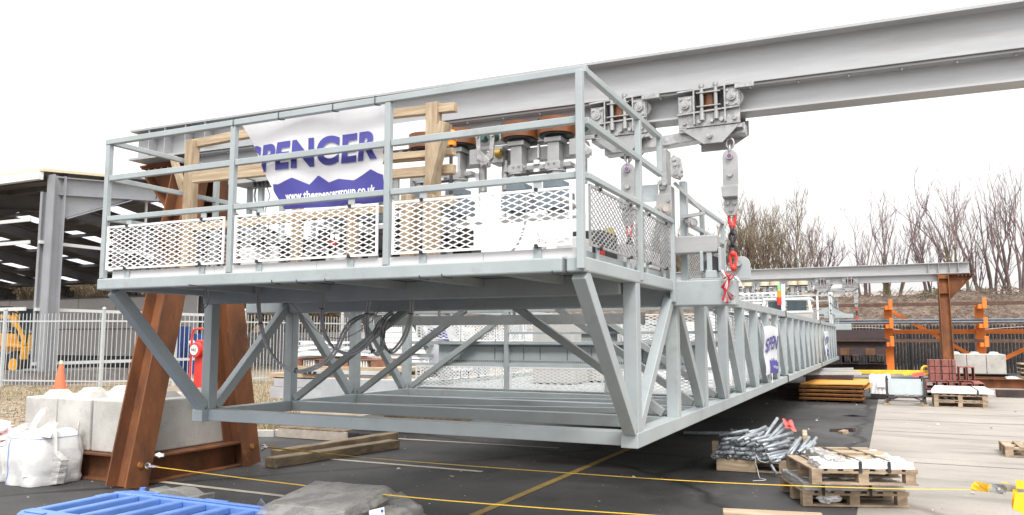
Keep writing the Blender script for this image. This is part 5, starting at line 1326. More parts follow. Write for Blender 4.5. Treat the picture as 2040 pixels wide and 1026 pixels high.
strap([H2] + [PX(x, y, D=dd) for x, y, dd in ((700, 909, 8.7), (850, 922, 8.2), (1110, 941, 7.6), (1350, 957, 7.05), (1560, 967, 6.65), (1780, 974, 6.3), (1935, 976, 6.02))], .05, 'yellow strap from the farther rusty leg to the ratchet at the right edge', lambda t: .55 * max(0, 1 - t * 5) + .10)
rt = thing('ratchet_buckle', 'steel ratchet buckle with loose yellow webbing loops at the lower right edge', 'ratchet', tuple(RT))
def rp(px, py, dd=6.0): return PX(px, py, D=dd)
m = MB()
for dd in (5.97, 6.03):
    m.prism([rp(1970, 968, dd), rp(1980, 964, dd), rp(2000, 966, dd), rp(2006, 972, dd), rp(2004, 985, dd), rp(1990, 984, dd), rp(1972, 980, dd)], ray(1985, 975) * .008)
obj('side_plate', m, galv_b, rt)
for q, (px, py) in enumerate(((1975, 975), (1990, 974), (2001, 984))): obj('spindle', MB().cyl(rp(px, py, 5.95), rp(px, py, 6.06), .011, n=10), galv_b, rt)
obj('toothed_wheel', MB().cyl(rp(1977, 975, 5.955), rp(1977, 975, 5.962), .022, n=10), galv_b, rt)
m = MB().prism([rp(1972, 962, 5.97), rp(1998, 962, 5.97), rp(2050, 974, 5.97), rp(2050, 981, 5.97), rp(2004, 979, 5.97), rp(1985, 968, 5.97)], ray(1985, 975) * .07); obj('handle', m, M('handle_zinc', (.42, .44, .45), .35, metal=.5), rt, .003)
def web(pts, dd0, dd1):
    m = MB(); n = len(pts); A_ = [rp(x, y, dd0) for x, y in pts]; B_ = [rp(x + 3, y + 1, dd1) for x, y in pts]
    A_ = smooth(A_, 5); B_ = smooth(B_, 5); n = len(A_); m.add(A_ + B_, [(i, i + 1, n + i + 1, n + i) for i in range(n - 1)], True); return m
def flap(pts, d0, d1, mt_=yellow):
    n = len(pts); m = MB(); A_ = [rp(x, y, d0 + (d1 - d0) * (i / (n - 1))) for i, (x, y) in enumerate(pts)]; m.prism(A_, ray(1985, 975) * .004); obj('webbing_loop', m, mt_, rt)
flap(((1933, 973), (1936, 965), (1943, 959), (1952, 969), (1969, 981), (1950, 978), (1937, 977)), 5.93, 5.99)
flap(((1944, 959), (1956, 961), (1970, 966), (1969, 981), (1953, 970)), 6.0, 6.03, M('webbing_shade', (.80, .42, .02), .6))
flap(((1966, 968), (1975, 965), (1976, 972), (1968, 978)), 5.96, 5.97)
flap(((1988, 964), (1997, 960), (2006, 961), (2014, 966), (2022, 974), (2006, 970)), 6.04, 6.06)
flap(((2018, 975), (2015, 1005), (2017, 1014), (2028, 1020), (2026, 1000), (2028, 975)), 5.93, 5.94)
m = MB().prism([rp(2022, 982, 5.9), rp(2052, 982, 5.9), rp(2060, 1030, 5.9), rp(2034, 1022, 5.9), rp(2018, 1014, 5.9)], ray(2030, 1000) * .004); obj('webbing_tail', m, yellow, rt)
m = MB().prism([rp(2024, 955, 5.92), rp(2060, 964, 5.92), rp(2060, 976, 5.92), rp(2024, 973, 5.92)], ray(2030, 1000) * .004); obj('webbing_tail', m, yellow, rt)

# ------------------------------------------------------------------ timber sleepers
def beam_box(a, b, w_, h, mat, name, label, cat, z0=.004, group=None, bev=.008):
    a = Vector((a[0], a[1], z0 + h / 2)); b = Vector((b[0], b[1], z0 + h / 2)); o = obj(name, MB().bar(a, b, w_, h), mat, None, bev); return tag(o, label, cat, group)
beam_box((-8.05, 9.0), (-7.75, 11.6), .20, .13, sleeper, 'timber_baulk', 'farther of two long timber baulks lying on the asphalt by the rusty frame', 'timber', group='timber baulks')
beam_box((-7.62, 8.42), (-7.17, 10.75), .22, .13, sleeper, 'timber_baulk', 'nearer of two long timber baulks lying on the asphalt, under the yellow strap', 'timber', group='timber baulks')
a, b = PX(1440, 1017, Z=.10), PX(1640, 1027, Z=.10); beam_box(a, b, .22, .10, timber_h, 'timber_plank', 'pale timber plank end at the bottom edge of the picture', 'plank')

# ------------------------------------------------------------------ pallets
def pallet_parts(name, label, mat=pal_w, Lx=1.2, Ly=1.0, style='block', h=.144, group='wooden pallets'):
    t = thing(name, label, 'pallet', (0, 0, 0), group); r_ = random.Random(len(label))
    m = MB(); n = 7
    for i in range(n):
        w_ = .10 if i not in (0, n - 1) else .12; x = (Lx - w_) * i / (n - 1); m.box(x, x + w_, r_.uniform(-.004, .004), Ly + r_.uniform(-.004, .004), h - .02, h)
    obj('deck_board', m, mat, t)
    if style == 'block':
        m = MB()
        for y in (0, Ly / 2 - .05, Ly - .1): m.box(0, Lx, y, y + .1, h - .042, h - .0215)
        obj('stringer_board', m, mat, t)
        m = MB()
        for x in (0, Lx / 2 - .06, Lx - .12):
            for y in (0, Ly / 2 - .05, Ly - .1): m.box(x, x + .10, y + .001, y + .099, .02, h - .043)
        obj('block', m, mat, t)
        m = MB()
        for y in (0, Ly / 2 - .05, Ly - .1): m.box(0, Lx, y, y + .1, 0, .019)
        obj('bottom_board', m, mat, t)
    return t
# front pallet stack (two pallets with strapped, wrapped sheet goods)
pA = PX(1600, 1010, Z=0); pB = PX(1813, 1013, Z=0); ang = math.atan2(pB.y - pA.y, pB.x - pA.x); Lw = (pB - pA).length
ex = Vector((math.cos(ang), math.sin(ang), 0)); ey = Vector((-math.sin(ang), math.cos(ang), 0))
lowp = pallet_parts('pallet', 'timber pallet at the bottom of the front stack, on the asphalt edge', Lx=Lw, Ly=.86, h=.155)
lowp.location = pA + Vector((0, 0, .008)); lowp.rotation_euler = (0, 0, ang)
def stackmesh(w_, d_, h, seed, n=18, amp=.02, top_sag=0, sides=True):
    m = MB(); P = []
    for j in range(n + 1):
        for i in range(n + 1):
            x = w_ * i / n; y = d_ * j / n; e = amp * mnoise.noise(Vector((x * 5, y * 6, seed))) + amp * .6 * mnoise.noise(Vector((x * 17, y * 14, seed))); P.append((x, y, h + e))
    m.add(P, [(j * (n + 1) + i, j * (n + 1) + i + 1, (j + 1) * (n + 1) + i + 1, (j + 1) * (n + 1) + i) for j in range(n) for i in range(n)], True)
    ring = [i for i in range(n + 1)] + [j * (n + 1) + n for j in range(1, n + 1)] + [n * (n + 1) + i for i in range(n - 1, -1, -1)] + [j * (n + 1) for j in range(n - 1, 0, -1)]
    K = 5; L0 = len(ring); Q = []
    for k in range(1, K + 1):
        for q, i in enumerate(ring):
            p = Vector(P[i]); d = Vector((p.x - w_ / 2, p.y - d_ / 2, 0)).normalized(); e = amp * .8 * mnoise.noise(Vector((q * .7, k * .4, seed))) + amp * .4 * math.sin(q * 1.9 + k)
            z = p.z * (1 - k / K); Q.append((p.x + d.x * e, p.y + d.y * e, z))
    o = len(m.v); m.add(Q, [(k * L0 + q, k * L0 + (q + 1) % L0, (k + 1) * L0 + (q + 1) % L0, (k + 1) * L0 + q) for k in range(K - 1) for q in range(L0)], True)
    m.f += [(ring[q], ring[(q + 1) % L0], o + (q + 1) % L0, o + q) for q in range(L0)]; m.sm += [True] * L0
    return m
wr = thing('wrapped_load', 'shrink wrapped sheet goods with black straps between the two pallets of the front stack', 'wrapped load', (0, 0, 0))
obj('load', stackmesh(Lw - .06, .86, .085, 2, amp=.018), wrap, wr)
obj('inner_sheets', MB().box(.03, Lw - .1, .03, .82, .005, .06), sheet, wr, .01)
m = MB()
for x in (.18, Lw - .42): m.box(x, x + .028, -.024, -.016, -.05, .092).box(x, x + .028, -.015, .84, .092, .096)
obj('band', m, blackr, wr); wr.location = pA + Vector((0, 0, .166)) + ex * .02 + ey * .02; wr.rotation_euler = (0, 0, ang)
m = crumple((.30, .09, .075), .085, (1.3, .8, .7), 6); o = obj('plastic_scrap', m, sheet, None, off=Vector()); o.location = pA + Vector((0, 0, .02)); o.rotation_euler = (0, 0, ang); tag(o, 'crumpled clear plastic stuffed inside the lowest front pallet', 'plastic')
z2 = .268
qA = PX(1618, 963, Z=z2 + .01); qB = PX(1830, 966, Z=z2 + .01); an2 = math.atan2(qB.y - qA.y, qB.x - qA.x); L2 = (qB - qA).length
upp = pallet_parts('pallet', 'timber pallet on top of the front stack, turned slightly', Lx=L2, Ly=.98, h=.155)
upp.location = Vector((qA.x, qA.y, z2)); upp.rotation_euler = (0, 0, an2)
tl = thing('strapped_frames', 'pale timber frames and white sheeting strapped on top of the front pallets', 'timber frames', (0, 0, 0))
m = MB().box(.0, .10, .05, 1.25, .19, .30) if False else MB()
for y0, x0, x1, z in ((.30, .26, .80, .045), (.48, .22, .84, .06), (.66, .2, .86, .05), (.84, .25, .8, .06)): m.box(x0, x1, y0, y0 + .09, z, z + .035)
for x in (.2, .55, .88): m.box(x, x + .07, .28, .93, .01, .044)
obj('frame_board', m, timber_h, tl, .003)
obj('white_sheet', stackmesh(L2 - .12, .38, .06, 5, amp=.03), sheet, tl)
o_ = obj('side_wrap', stackmesh(.17, .85, .085, 6, amp=.03), wrap, tl)
m2 = stackmesh(.25, .78, .07, 7, amp=.03); m2.v = [v + Vector((L2 - .42, .12, 0)) for v in m2.v]; obj('side_wrap', m2, sheet, tl)
for v in bpy.data.objects[o_.name].data.vertices: v.co.x += .12; v.co.y += .08
m = MB()
for x in (.40, L2 - .36):
    m.bar((x - .10, .93, .10), (x, .0, .085), .03, .004).box(x - .015, x + .015, -.014, -.006, -.035, .08)
obj('band', m, darkm, tl); tl.location = Vector((qA.x, qA.y, z2 + .158)) + Vector((.08 * math.cos(an2), .08 * math.sin(an2), 0)); tl.rotation_euler = (0, 0, an2)

# ------------------------------------------------------------------ heap of loose steel tubes on a pallet
tA = PX(1428, 937, Z=0); tB = PX(1572, 945, Z=0); an = math.atan2(tB.y - tA.y, tB.x - tA.x); Lt = (tB - tA).length
tp_ = pallet_parts('pallet', 'timber pallet with raised ends under the heap of loose steel tubes', Lx=Lt, Ly=1.1, h=.16)
tp_.location = tA + Vector((0, 0, .004)); tp_.rotation_euler = (0, 0, an)
m = MB().box(-.08, .0, .25, .34, .1, .34).box(Lt + .18, Lt + .24, .35, 1.0, .1, .46); obj('end_board', m, timber_h, tp_, .004)
m = MB().box(.0, Lt * .55, -.03, -.002, .0, .15); obj('face_board', m, timber_h, tp_, .003)
tubem = M('galvanised_tube', (.33, .36, .385), .38, metal=.3, var=.2, scale=12, dirt=((.20, .19, .18), 9, .6, .75))
pipes = {}
def tubeobj(p, d, L_, r_, label='short galvanised tube lying askew on top of the loose heap', grp='grey steel tubes in the loose heap'):
    key = (round(L_, 1), r_)
    if key not in pipes: pipes[key] = None
    if pipes[key] is None:
        o = obj('steel_tube', MB().pipe((0, 0, -key[0] / 2), (0, 0, key[0] / 2), r_, .005, 12), tubem, None, off=Vector()); pipes[key] = o
    else: o = pipes[key].copy(); COL.objects.link(o)
    o.location = p; o.rotation_euler = Vector(d).to_track_quat('Z', 'Y').to_euler(); return tag(o, label, 'steel tube', grp)
rt_ = random.Random(11)
exx = Vector((math.cos(an), math.sin(an), 0)); eyy = Vector((-math.sin(an), math.cos(an), 0)); T0 = tA
def TP(x, y, z): return T0 + exx * x + eyy * y + Vector((0, 0, z))
layers = [(.185, 15), (.24, 14), (.295, 12), (.35, 9), (.405, 6)]
for li, (z, n_) in enumerate(layers):
    for i in range(n_):
        x = .02 + li * .04 + (Lt + .06 - li * .1) * (i + .5) / n_ + rt_.uniform(-.015, .015); a = .0 + rt_.uniform(-.35, .40); tilt = rt_.uniform(-.02, .20)
        d = (eyy * math.sin(a + .8) + exx * math.cos(a + .8) * .85 + Vector((0, 0, tilt))).normalized()
        L_ = rt_.choice([.4, .5, .6, .7]); r_ = .024; front = TP(x * .88 - .10, rt_.uniform(-.10, .04), z + rt_.uniform(-.006, .006)); tubeobj(front + d * round(L_, 1) / 2, d, L_, r_, 'galvanised tube, %s from the left in the %s row of the loose heap' % (ORD[i], ['bottom', 'second', 'third', 'fourth', 'top'][li]))
for i in range(16):
    a = rt_.uniform(0, 3.1); x = rt_.uniform(.15, Lt - .1); y = rt_.uniform(.15, .75); h0 = rt_.uniform(.34, .48); t_ = rt_.uniform(-.2, .6)
    d = Vector((math.cos(a), math.sin(a), t_)).normalized(); tubeobj(TP(x, y, h0), d, rt_.choice([.3, .4, .4]), .022)
for k, (q0, q1, ya, yb, lab) in enumerate((((1503, 900), (1549, 833), .0, .35, 'longest galvanised tube leaning up to the right out of the heap'), ((1505, 903), (1562, 842), -.05, .3, 'long leaning tube just right of the longest one, its top near the red cloth'), ((1506, 902), (1568, 848), .02, .3, 'third leaning tube, its top under the red cloth'))):
    A_ = PX(*q0, Y=tA.y + ya + .1); B_ = PX(*q1, Y=tA.y + yb + .15); o = obj('steel_tube', MB().pipe(A_, B_, .022, .005, 12), tubem); tag(o, lab, 'steel tube')
for k in range(11):
    q0 = PX(1566 + k * 3.6 + rt_.uniform(-3, 3), 908 - rt_.uniform(0, 9), Y=tA.y + .12 + rt_.uniform(-.1, .2)); q1 = PX(1590 + k * 3.6 + rt_.uniform(-5, 5), 872 - rt_.uniform(-6, 5) + k * .6, Y=tA.y + .5 + rt_.uniform(-.1, .2)); o = obj('steel_tube', MB().pipe(q0, q1, .022, .005, 12), tubem)
    tag(o, 'slanting galvanised tube, %s from the left in the group behind the pallet' % ORD[k], 'steel tube', 'grey steel tubes in the loose heap')
A_ = PX(1530, 906, Y=tA.y - .12); o = obj('steel_tube', MB().pipe(A_, PX(1537, 922, Y=tA.y - .14), .018, .004).pipe(PX(1537, 922, Y=tA.y - .14), PX(1556, 917, Y=tA.y - .1), .018, .004).pipe(PX(1536, 926, Y=tA.y - .16), PX(1547, 945, Y=tA.y - .2), .018, .004), tubem); tag(o, 'bent tube sticking out over the front board of the tube pallet', 'steel tube')
A_ = PX(1362, 862, Z=.03); B_ = PX(1493, 864, Z=.03); tag(obj('steel_tube', MB().pipe(A_, B_, .032, .005, 16), tubem), 'long straight grey tube lying on the asphalt behind the heap', 'steel tube')
m = MB()
cl = [PX(1558, 835, Y=tA.y + .40), None, PX(1578, 838, Y=tA.y + .40), PX(1587, 860, Y=tA.y + .30), None, PX(1565, 851, Y=tA.y + .30)]
N = 9; P = []
for j in range(N + 1):
    for i in range(N + 1):
        u, v = i / N, j / N; p = cl[0].lerp(cl[2], u).lerp(cl[5].lerp(cl[3], u), v) + Vector((0, .02 * math.sin(u * 7) + .015 * math.sin(v * 9), .012 * math.sin(u * 9 + v * 4))); P.append(p)
m.add(P, [(j * (N + 1) + i, j * (N + 1) + i + 1, (j + 1) * (N + 1) + i + 1, (j + 1) * (N + 1) + i) for j in range(N) for i in range(N)], True)
tag(obj('red_cloth', m, M('coral_cloth', (.78, .13, .12), .7, var=.1)), 'coral red rag draped over the tops of the leaning tubes', 'cloth')
m = MB(); a = PX(1470, 872, Y=tA.y + .3); m.prism([a, PX(1512, 873, Y=tA.y + .35), PX(1510, 884, Y=tA.y + .25), PX(1482, 880, Y=tA.y + .2)], (0, .01, .01)); tag(obj('cardboard_scrap', m, cardb), 'brown cardboard scrap lying on the left part of the tube heap', 'cardboard')
m = MB().tube(smooth([PX(*p, Y=tA.y - .15) for p in ((1504, 912), (1506, 925), (1510, 940))]) + smooth([PX(*p, Z=.01) for p in ((1513, 952), (1526, 956), (1500, 958))]), .004, 5).tube(smooth([PX(*p, Y=tA.y - .14) for p in ((1506, 905), (1512, 917), (1524, 921), (1532, 919))]), .004, 5)
tag(obj('string', m, white_p), 'thin pale string trailing from the tube heap to the ground', 'string')

# ------------------------------------------------------------------ more yard stock on the right
def pxbox(px0, py0, px1, py1, Y, dep):
    """box whose near face sits on plane Y over the given photograph rectangle"""
    a = PX(px0, py1, Y=Y); b = PX(px1, py1, Y=Y); c = PX((px0 + px1) / 2, py0, Y=Y); z0 = (a.z + b.z) / 2
    return (a.x, b.x, Y, Y + dep, max(.004, z0), c.z)
YO = 23.3
x0, x1 = PX(1592, 800, Y=YO).x, PX(1722, 800, Y=YO).x
zb = .02; zp = (PX(1660, 768, Y=YO).z - .03) / 4
for k in range(4):
    o = thing('wrapped_load' if False else 'steel_plate_bundle', ['lowest bundle of rusty orange plates beside the pavement edge', 'second bundle of rusty orange plates from the ground', 'third bundle of rusty orange plates from the ground', 'fourth bundle of rusty orange plates, just below the top sheets'][k], 'plate bundle', (x0, YO, zb), 'bundles of rusty orange plates')
    obj('bearer', MB().box(x0 + .1, x0 + .2, YO + .03, YO + 1.2, zb, zb + zp * .36).box(x1 - .3, x1 - .2, YO + .03, YO + 1.2, zb, zb + zp * .36), rust_d, o)
    m = MB()
    for q in range(3): m.box(x0 + .03 * ((k + q) % 2), x1 - .04 * (k % 2), YO - .02 * q, YO + 1.3, zb + zp * (.37 + .21 * q), zb + zp * (.37 + .21 * q + .19))
    obj('plate', m, ochre_s, o); zb += zp
o = obj('top_plate', MB().prism([(x0 + .06, YO - .05, zb + .02), (x1 + .06, YO - .05, zb + .04), (x1 + .16, YO + 2.6, zb + .06), (x0 + .35, YO + 2.6, zb + .06)], (0, 0, .03)).prism([(x1 + .0, YO + .05, zb - .09), (x1 + .17, YO + .1, zb - .02), (x1 + .17, YO + 2.0, zb), (x1, YO + 2.0, zb - .06)], (0, 0, .02)), ochre); tag(o, 'bright orange ochre sheet lying on top of the plate bundles', 'sheet')
a = PX(1633, 752, Z=zb + .08); m = MB()
for i in range(5): m.box(a.x + i * .09, a.x + i * .09 + .08, a.y - .35, a.y + .2 - (.2 if i > 2 else 0), zb + .085, zb + .09)
tag(obj('white_grating_scrap', m, white_p), 'small white slatted scrap lying on the bright orange sheet', 'grating')
# timber and dark stock behind, under the truss
b_ = pxbox(1545, 772, 1600, 792, 25.5, 1.2); tag(obj('dark_timber', MB().box(*b_[:4], .004, .18).box(b_[0] + .1, b_[1], b_[2] - .05, b_[3], .19, .33), rust_d), 'dark bundle of sections lying beside the orange plates under the truss', 'bundle')
# yellow lifting beam and grey angle bars
a, b = PX(1590, 740, Y=27.0), PX(1868, 742, Y=27.0); yb = thing('lifting_beam', 'long yellow lifting beam lying behind the plate stack', 'beam', tuple(a))
obj('beam', MB().bar(a, b, .14, .12), M('lifting_yellow', (.75, .50, .05), .5), yb, .005)
obj('trestle', MB().box(a.x + .4, a.x + .5, 26.8, 27.2, .004, a.z - .07).box(b.x - .5, b.x - .4, 26.8, 27.2, .004, b.z - .07), rust_d, yb)
obj('hoist_ring', MB().torus(PX(1845, 738, Y=26.9), (0, 1, 0), .12, .04).torus(PX(1858, 740, Y=26.9), (0, 1, 0), .1, .04).bar(PX(1800, 747, Y=26.9), PX(1835, 741, Y=26.9), .06, .06), bpy.data.materials['lifting_yellow'], yb)
obj('red_part', MB().bar(PX(1818, 748, Y=26.8), PX(1842, 744, Y=26.8), .15, .1), redp, yb)
for k, (p0_, p1_) in enumerate((((1600, 736), (1700, 735)), ((1600, 741), (1712, 741)), ((1600, 745), (1716, 744)))):
    a, b = PX(*p0_, Y=26 - k * .4), PX(*p1_, Y=26 - k * .4); o = obj('angle_bar', MB().bar(a, b, .12, .07), steelg, None, .003); tag(o, ['grey steel bar farthest back in the small row behind the orange plates', 'grey steel bar in the middle of the small row behind the orange plates', 'grey steel bar nearest in the small row behind the orange plates'][k], 'steel bar', 'grey steel bars behind the orange plates')
o = obj('trestle', MB().box(PX(1610, 740, Y=26).x, PX(1700, 740, Y=26).x, 25.1, 26.1, .004, PX(1650, 748, Y=25.2).z - .01), rust_d); tag(o, 'dark support under the grey bars', 'trestle')
# shrink wrapped white load on a pallet
b_ = pxbox(1733, 750, 1766, 786, 25.0, 1.1); wl_ = thing('wrapped_load', 'white shrink wrapped pallet load between the orange plates and the steel stillage', 'wrapped load', (b_[0], b_[2], 0))
mm = stackmesh(b_[1] - b_[0] + .12, 1.1, .50, 4, amp=.04); mm.v = [v + Vector((b_[0], b_[2], .16)) for v in mm.v]; obj('load', mm, sheet, wl_)
obj('base', MB().box(b_[0] + .02, b_[1] + .2, b_[2], b_[3], .02, .15), blackr, wl_); obj('paper_label', MB().box(b_[0] + .2, b_[0] + .45, b_[2] - .06, b_[2] - .05, .35, .5), white_p, wl_)
# stillage with a pale sheet front
YSl = 22.9; xa, xb = PX(1768, 800, Y=YSl).x, PX(1843, 800, Y=YSl).x
sg_ = thing('stillage', 'dark framed steel stillage with a pale grey panel front', 'stillage', (xa, YSl, 0))
zt2 = PX(1805, 758, Y=YSl).z
m = MB()
for x in (xa, xb):
    for y in (YSl, YSl + 1.0): m.box(x - .03, x + .03, y, y + .06, .06, zt2 + .08)
m.box(xa, xb, YSl + .01, YSl + .05, .20, .25).box(xa, xb, YSl + 1.0, YSl + 1.05, .2, .25).box(xa, xb, YSl + 1.0, YSl + 1.05, zt2 - .05, zt2).box(xa - .02, xa + .02, YSl, YSl + 1, .2, .25).box(xb - .02, xb + .02, YSl, YSl + 1, .2, .25)
m.bar((xa + .02, YSl + .03, .13), (xa + .25, YSl + .03, .22), .04, .03).bar((xb - .02, YSl + .03, .13), (xb - .25, YSl + .03, .22), .04, .03).box(xa, xb, YSl + .01, YSl + .05, .12, .14)
obj('frame', m, M('stillage_dark', (.06, .05, .055), .6), sg_)
m = MB()
for x in (xa, xb):
    for y in (YSl, YSl + 1.0): m.box(x - .08, x + .08, y - .03, y + .09, .004, .06)
obj('foot', m, pal_w, sg_)
obj('front_panel', MB().box(xa + .04, xb - .04, YSl + .055, YSl + .065, .28, zt2 - .02), M('panel_pale', (.52, .58, .60), .4, var=.04), sg_)
obj('side_panel', MB().box(xa + .0, xa + .01, YSl + .07, YSl + 1.0, .28, zt2 - .02).box(xb - .01, xb, YSl + .07, YSl + 1.0, .28, zt2 - .02).box(xa + .04, xb - .04, YSl + .98, YSl + .99, .28, zt2), bpy.data.materials['panel_pale'], sg_)
m = MB()
for x in (xa + .4, xb - .25): m.box(x, x + .1, YSl + .0, YSl + .03, .25, .30)
obj('latch', m, galv_b, sg_)
# double pallet with white foam sheets
YW2 = 22.9; xa, xb = PX(1861, 800, Y=YW2).x, PX(1969, 800, Y=YW2).x
for k in range(2):
    pq = pallet_parts('pallet', ['lower timber pallet under the strapped white sheets', 'upper timber pallet directly under the strapped white sheets'][k], Lx=xb - xa, Ly=1.2, h=.165 - .01 * k); pq.location = (xa, YW2, .004 + .168 * k)
ws = thing('white_sheets', 'bright white rectangular sheets strapped on two pallets beside the stillage', 'sheet stack', (0, 0, 0))
obj('sheet', MB().prism([(-.06, -.03, 0), (xb - xa + .12, -.05, 0), (xb - xa + .12, 1.9, 0), (.1, 1.9, 0)], (0, 0, .10)), sheet, ws, .02)
x = (xb - xa) * .8; obj('band', MB().box(x, x + .04, -.06, -.052, -.02, .105).box(x, x + .04, -.05, 1.9, .104, .108), darkm, ws); ws.location = (xa, YW2, .345)
# red oxide hollow sections
YR = 26.6; r0 = PX(1850, 750, Y=YR).x; s_ = .215
k_ = 0
names = ['first', 'second', 'third', 'fourth', 'fifth', 'sixth', 'seventh']
def hollow(x, z, Y, Ln, wz=.2, wx=.2, mat=redbox):
    m = MB(); t = .018; m.box(x, x + wx, Y, Y + Ln, z, z + t).box(x, x + wx, Y, Y + Ln, z + wz - t, z + wz).box(x, x + t, Y, Y + Ln, z + t, z + wz - t).box(x + wx - t, x + wx, Y, Y + Ln, z + t, z + wz - t); return m
zbase = PX(1850, 775, Y=YR).z
for r_ in range(3):
    for c in range(4):
        o = obj('steel_section', MB().box(r0 + c * .185, r0 + c * .185 + .172, YR + .1, YR + .55, .50 + r_ * .205, .50 + r_ * .205 + .19), redbox, None, .006)
        tag(o, 'red oxide steel box, %s row from the top, %s from the left' % (['third', 'second', 'first'][r_], names[c]), 'steel box', 'red oxide steel boxes')
for r_ in range(1):
    for c in range(2):
        o = obj('steel_section', hollow(r0 + .80 + c * .21, .50, YR + .0, .8, .40, .18), redbox); tag(o, 'upright red oxide hollow section with open end, %s one of two' % ['left', 'right'][c], 'hollow section', 'open ended red hollow sections')
for r_ in range(2):
    for c in range(5):
        o = obj('steel_section', hollow(r0 - .08 + c * .30, .03 + r_ * .225, YR - .1 if c < 3 else YR - .45, 1.6, .20, .26), redbox if c > 2 or r_ else rust_d); tag(o, 'open ended hollow section, %s from the left, %s row of the red stack' % (names[c], ['bottom', 'second'][r_]), 'hollow section', 'open ended red hollow sections')
m = MB()
for x in (r0 + .02, r0 + .33, r0 + .62): m.box(x, x + .02, YR + .08, YR + .09, .5, 1.12)
tag(obj('band', m, darkm), 'dark bands tied round the red oxide steel boxes', 'band')
# far right: small pallet edge, loose boards, rubbish
pq = pallet_parts('pallet', 'light timber pallet cut by the right edge of the picture', Lx=1.2, Ly=.8, h=.15); p = PX(2004, 911, Z=0); pq.location = (p.x, p.y, .008); pq.rotation_euler = (0, 0, .0)
a, b = PX(1984, 780, Y=27.5), PX(2060, 776, Y=27.5); tag(obj('dark_baulk', MB().bar((a.x, 27.5, .12), (b.x + .3, 27.5, .14), .3, .2), rust_d, None, .01), 'dark brown baulk lying on the pavement at the right edge', 'timber')
b_ = pxbox(2020, 742, 2080, 752, 35, 1.2); o = thing('pallet_stack', 'dark pallets stacked beyond the three concrete blocks at the right edge', 'pallet stack', (b_[0], 33, 0))
m = MB()
for k in range(3): m.box(b_[0], b_[1] + .8, 33, 34.2, .05 + k * .3, .09 + k * .3).box(b_[0], b_[1] + .8, 33, 34.2, .2 + k * .3, .24 + k * .3)
obj('board', m, pal_w, o); m = MB()
for k in range(3):
    for x in (b_[0] + .1, b_[0] + .9, b_[1] + .5): m.box(x, x + .1, 33, 34.1, .091 + k * .3, .199 + k * .3)
obj('block', m, rust_d, o)
mm = stackmesh(1.2, 1.2, .22, 12, amp=.08); p = PX(2005, 770, Z=0); mm.v = [v + Vector((p.x, p.y - .4, .1)) for v in mm.v]; tag(obj('plastic_sheet', mm, sheet), 'rumpled white sheeting on a pallet at the right edge by the concrete blocks', 'sheeting')
for i, ((px, py), L_, a_) in enumerate((((1668, 858), .26, .1), ((1692, 857), .2, -.5), ((1680, 862), .16, 1.0))):
    p = PX(px, py, Z=.02); o = obj('wood_scrap', MB().bar(p - Vector((math.cos(a_), math.sin(a_), 0)) * L_ / 2, p + Vector((math.cos(a_), math.sin(a_), 0)) * L_ / 2 + Vector((0, 0, .02)), .1, .06), rust_d if i < 2 else pal_w); tag(o, ['left dark wood offcut', 'right tilted dark wood offcut', 'small splintered pale offcut'][i] + ' lying on the asphalt near the pavement edge', 'offcut', 'wood offcuts on the asphalt')
m = MB(); p = PX(1700, 829, Z=.01); m.add([p + Vector((-.25, 0, 0)), p + Vector((0, -.06, .03)), p + Vector((.28, .02, 0)), p + Vector((.02, .1, .02))], [(0, 1, 2, 3)]); m.prism([v.copy() for v in m.v], (0, 0, .004)); tag(obj('crushed_leaf', m, rust_d), 'dark crumpled rag flat on the asphalt before the stillage', 'rag')

# ------------------------------------------------------------------ steel sections stacked on timbers behind the left truss
YM = 12.3
def mstock(name, rects, mat, label, cat, dep=1.0, Y=YM, grp=None, bev=.005, hollow_=False):
    m = MB()
    for r_ in rects: b = pxbox(*r_, Y, dep); m.box(b[0], b[1], b[2], b[3], b[4], b[5])
    o = obj(name, m, mat, None, bev); return tag(o, label, cat, grp)
pw = thing('pallet', 'weathered pale pallet lying on the asphalt below the truss bottom chord', 'pallet', tuple(PX(560, 870, Z=0)))
b_ = pxbox(553, 855, 690, 872, 11.0, 1.1); m = MB().box(b_[0], b_[1], 11.0, 11.04, .01, .16); 
obj('side_board', m, M('bleached_timber', (.42, .37, .32), .85, bump=.2), pw)
m = MB(); x = b_[0]
while x < b_[1] - .08: m.box(x, x + .09, 11.0, 12.0, .162, .18); x += .12
obj('slat', m, sleeper, pw)
mstock('channel_beam', [(537, 775, 800, 798)], steelg, 'dark ended grey channel beam, lowest in the stock stack behind the truss', 'steel beam')
mstock('channel_beam', [(545, 752, 650, 772), (650, 758, 805, 778)], steelg, 'grey channel beam, second from the ground in the stock stack', 'steel beam')
mstock('box_beam', [(640, 756, 830, 800)], steelg, 'long pale grey box beam in front of the stock stack', 'steel beam', Y=12.0)
for k, (r_, lab) in enumerate((((536, 746, 800, 757), 'pale timber packer under the hollow sections in the stock stack'), ((585, 731, 800, 739), 'pale timber packer above the hollow sections in the stock stack'))): mstock('packing_timber', [r_], timber_h, lab, 'timber')
mstock('hollow_section', [(600, 739, 770, 746)], steelg, 'row of pale hollow sections with open dark ends in the stock stack', 'hollow section', Y=12.25)
m = MB()
for px in (601, 611, 621): b = pxbox(px, 740.5, px + 6, 745, 12.2, .04); m.box(b[0], b[1], 12.235, 12.249, b[4], b[5])
tag(obj('section_end', m, blackr), 'dark open ends of the pale hollow sections', 'opening')
mp_ = thing('pallet', 'reddish brown pallet with white battens showing, high in the stock stack', 'pallet', tuple(PX(600, 735, Y=12.4)))
b_ = pxbox(590, 715, 750, 733, 12.4, 1.1); m = MB().box(b_[0], b_[1], 12.4, 13.4, b_[4], b_[4] + .022).box(b_[0], b_[1], 12.4, 13.4, b_[5] - .022, b_[5])
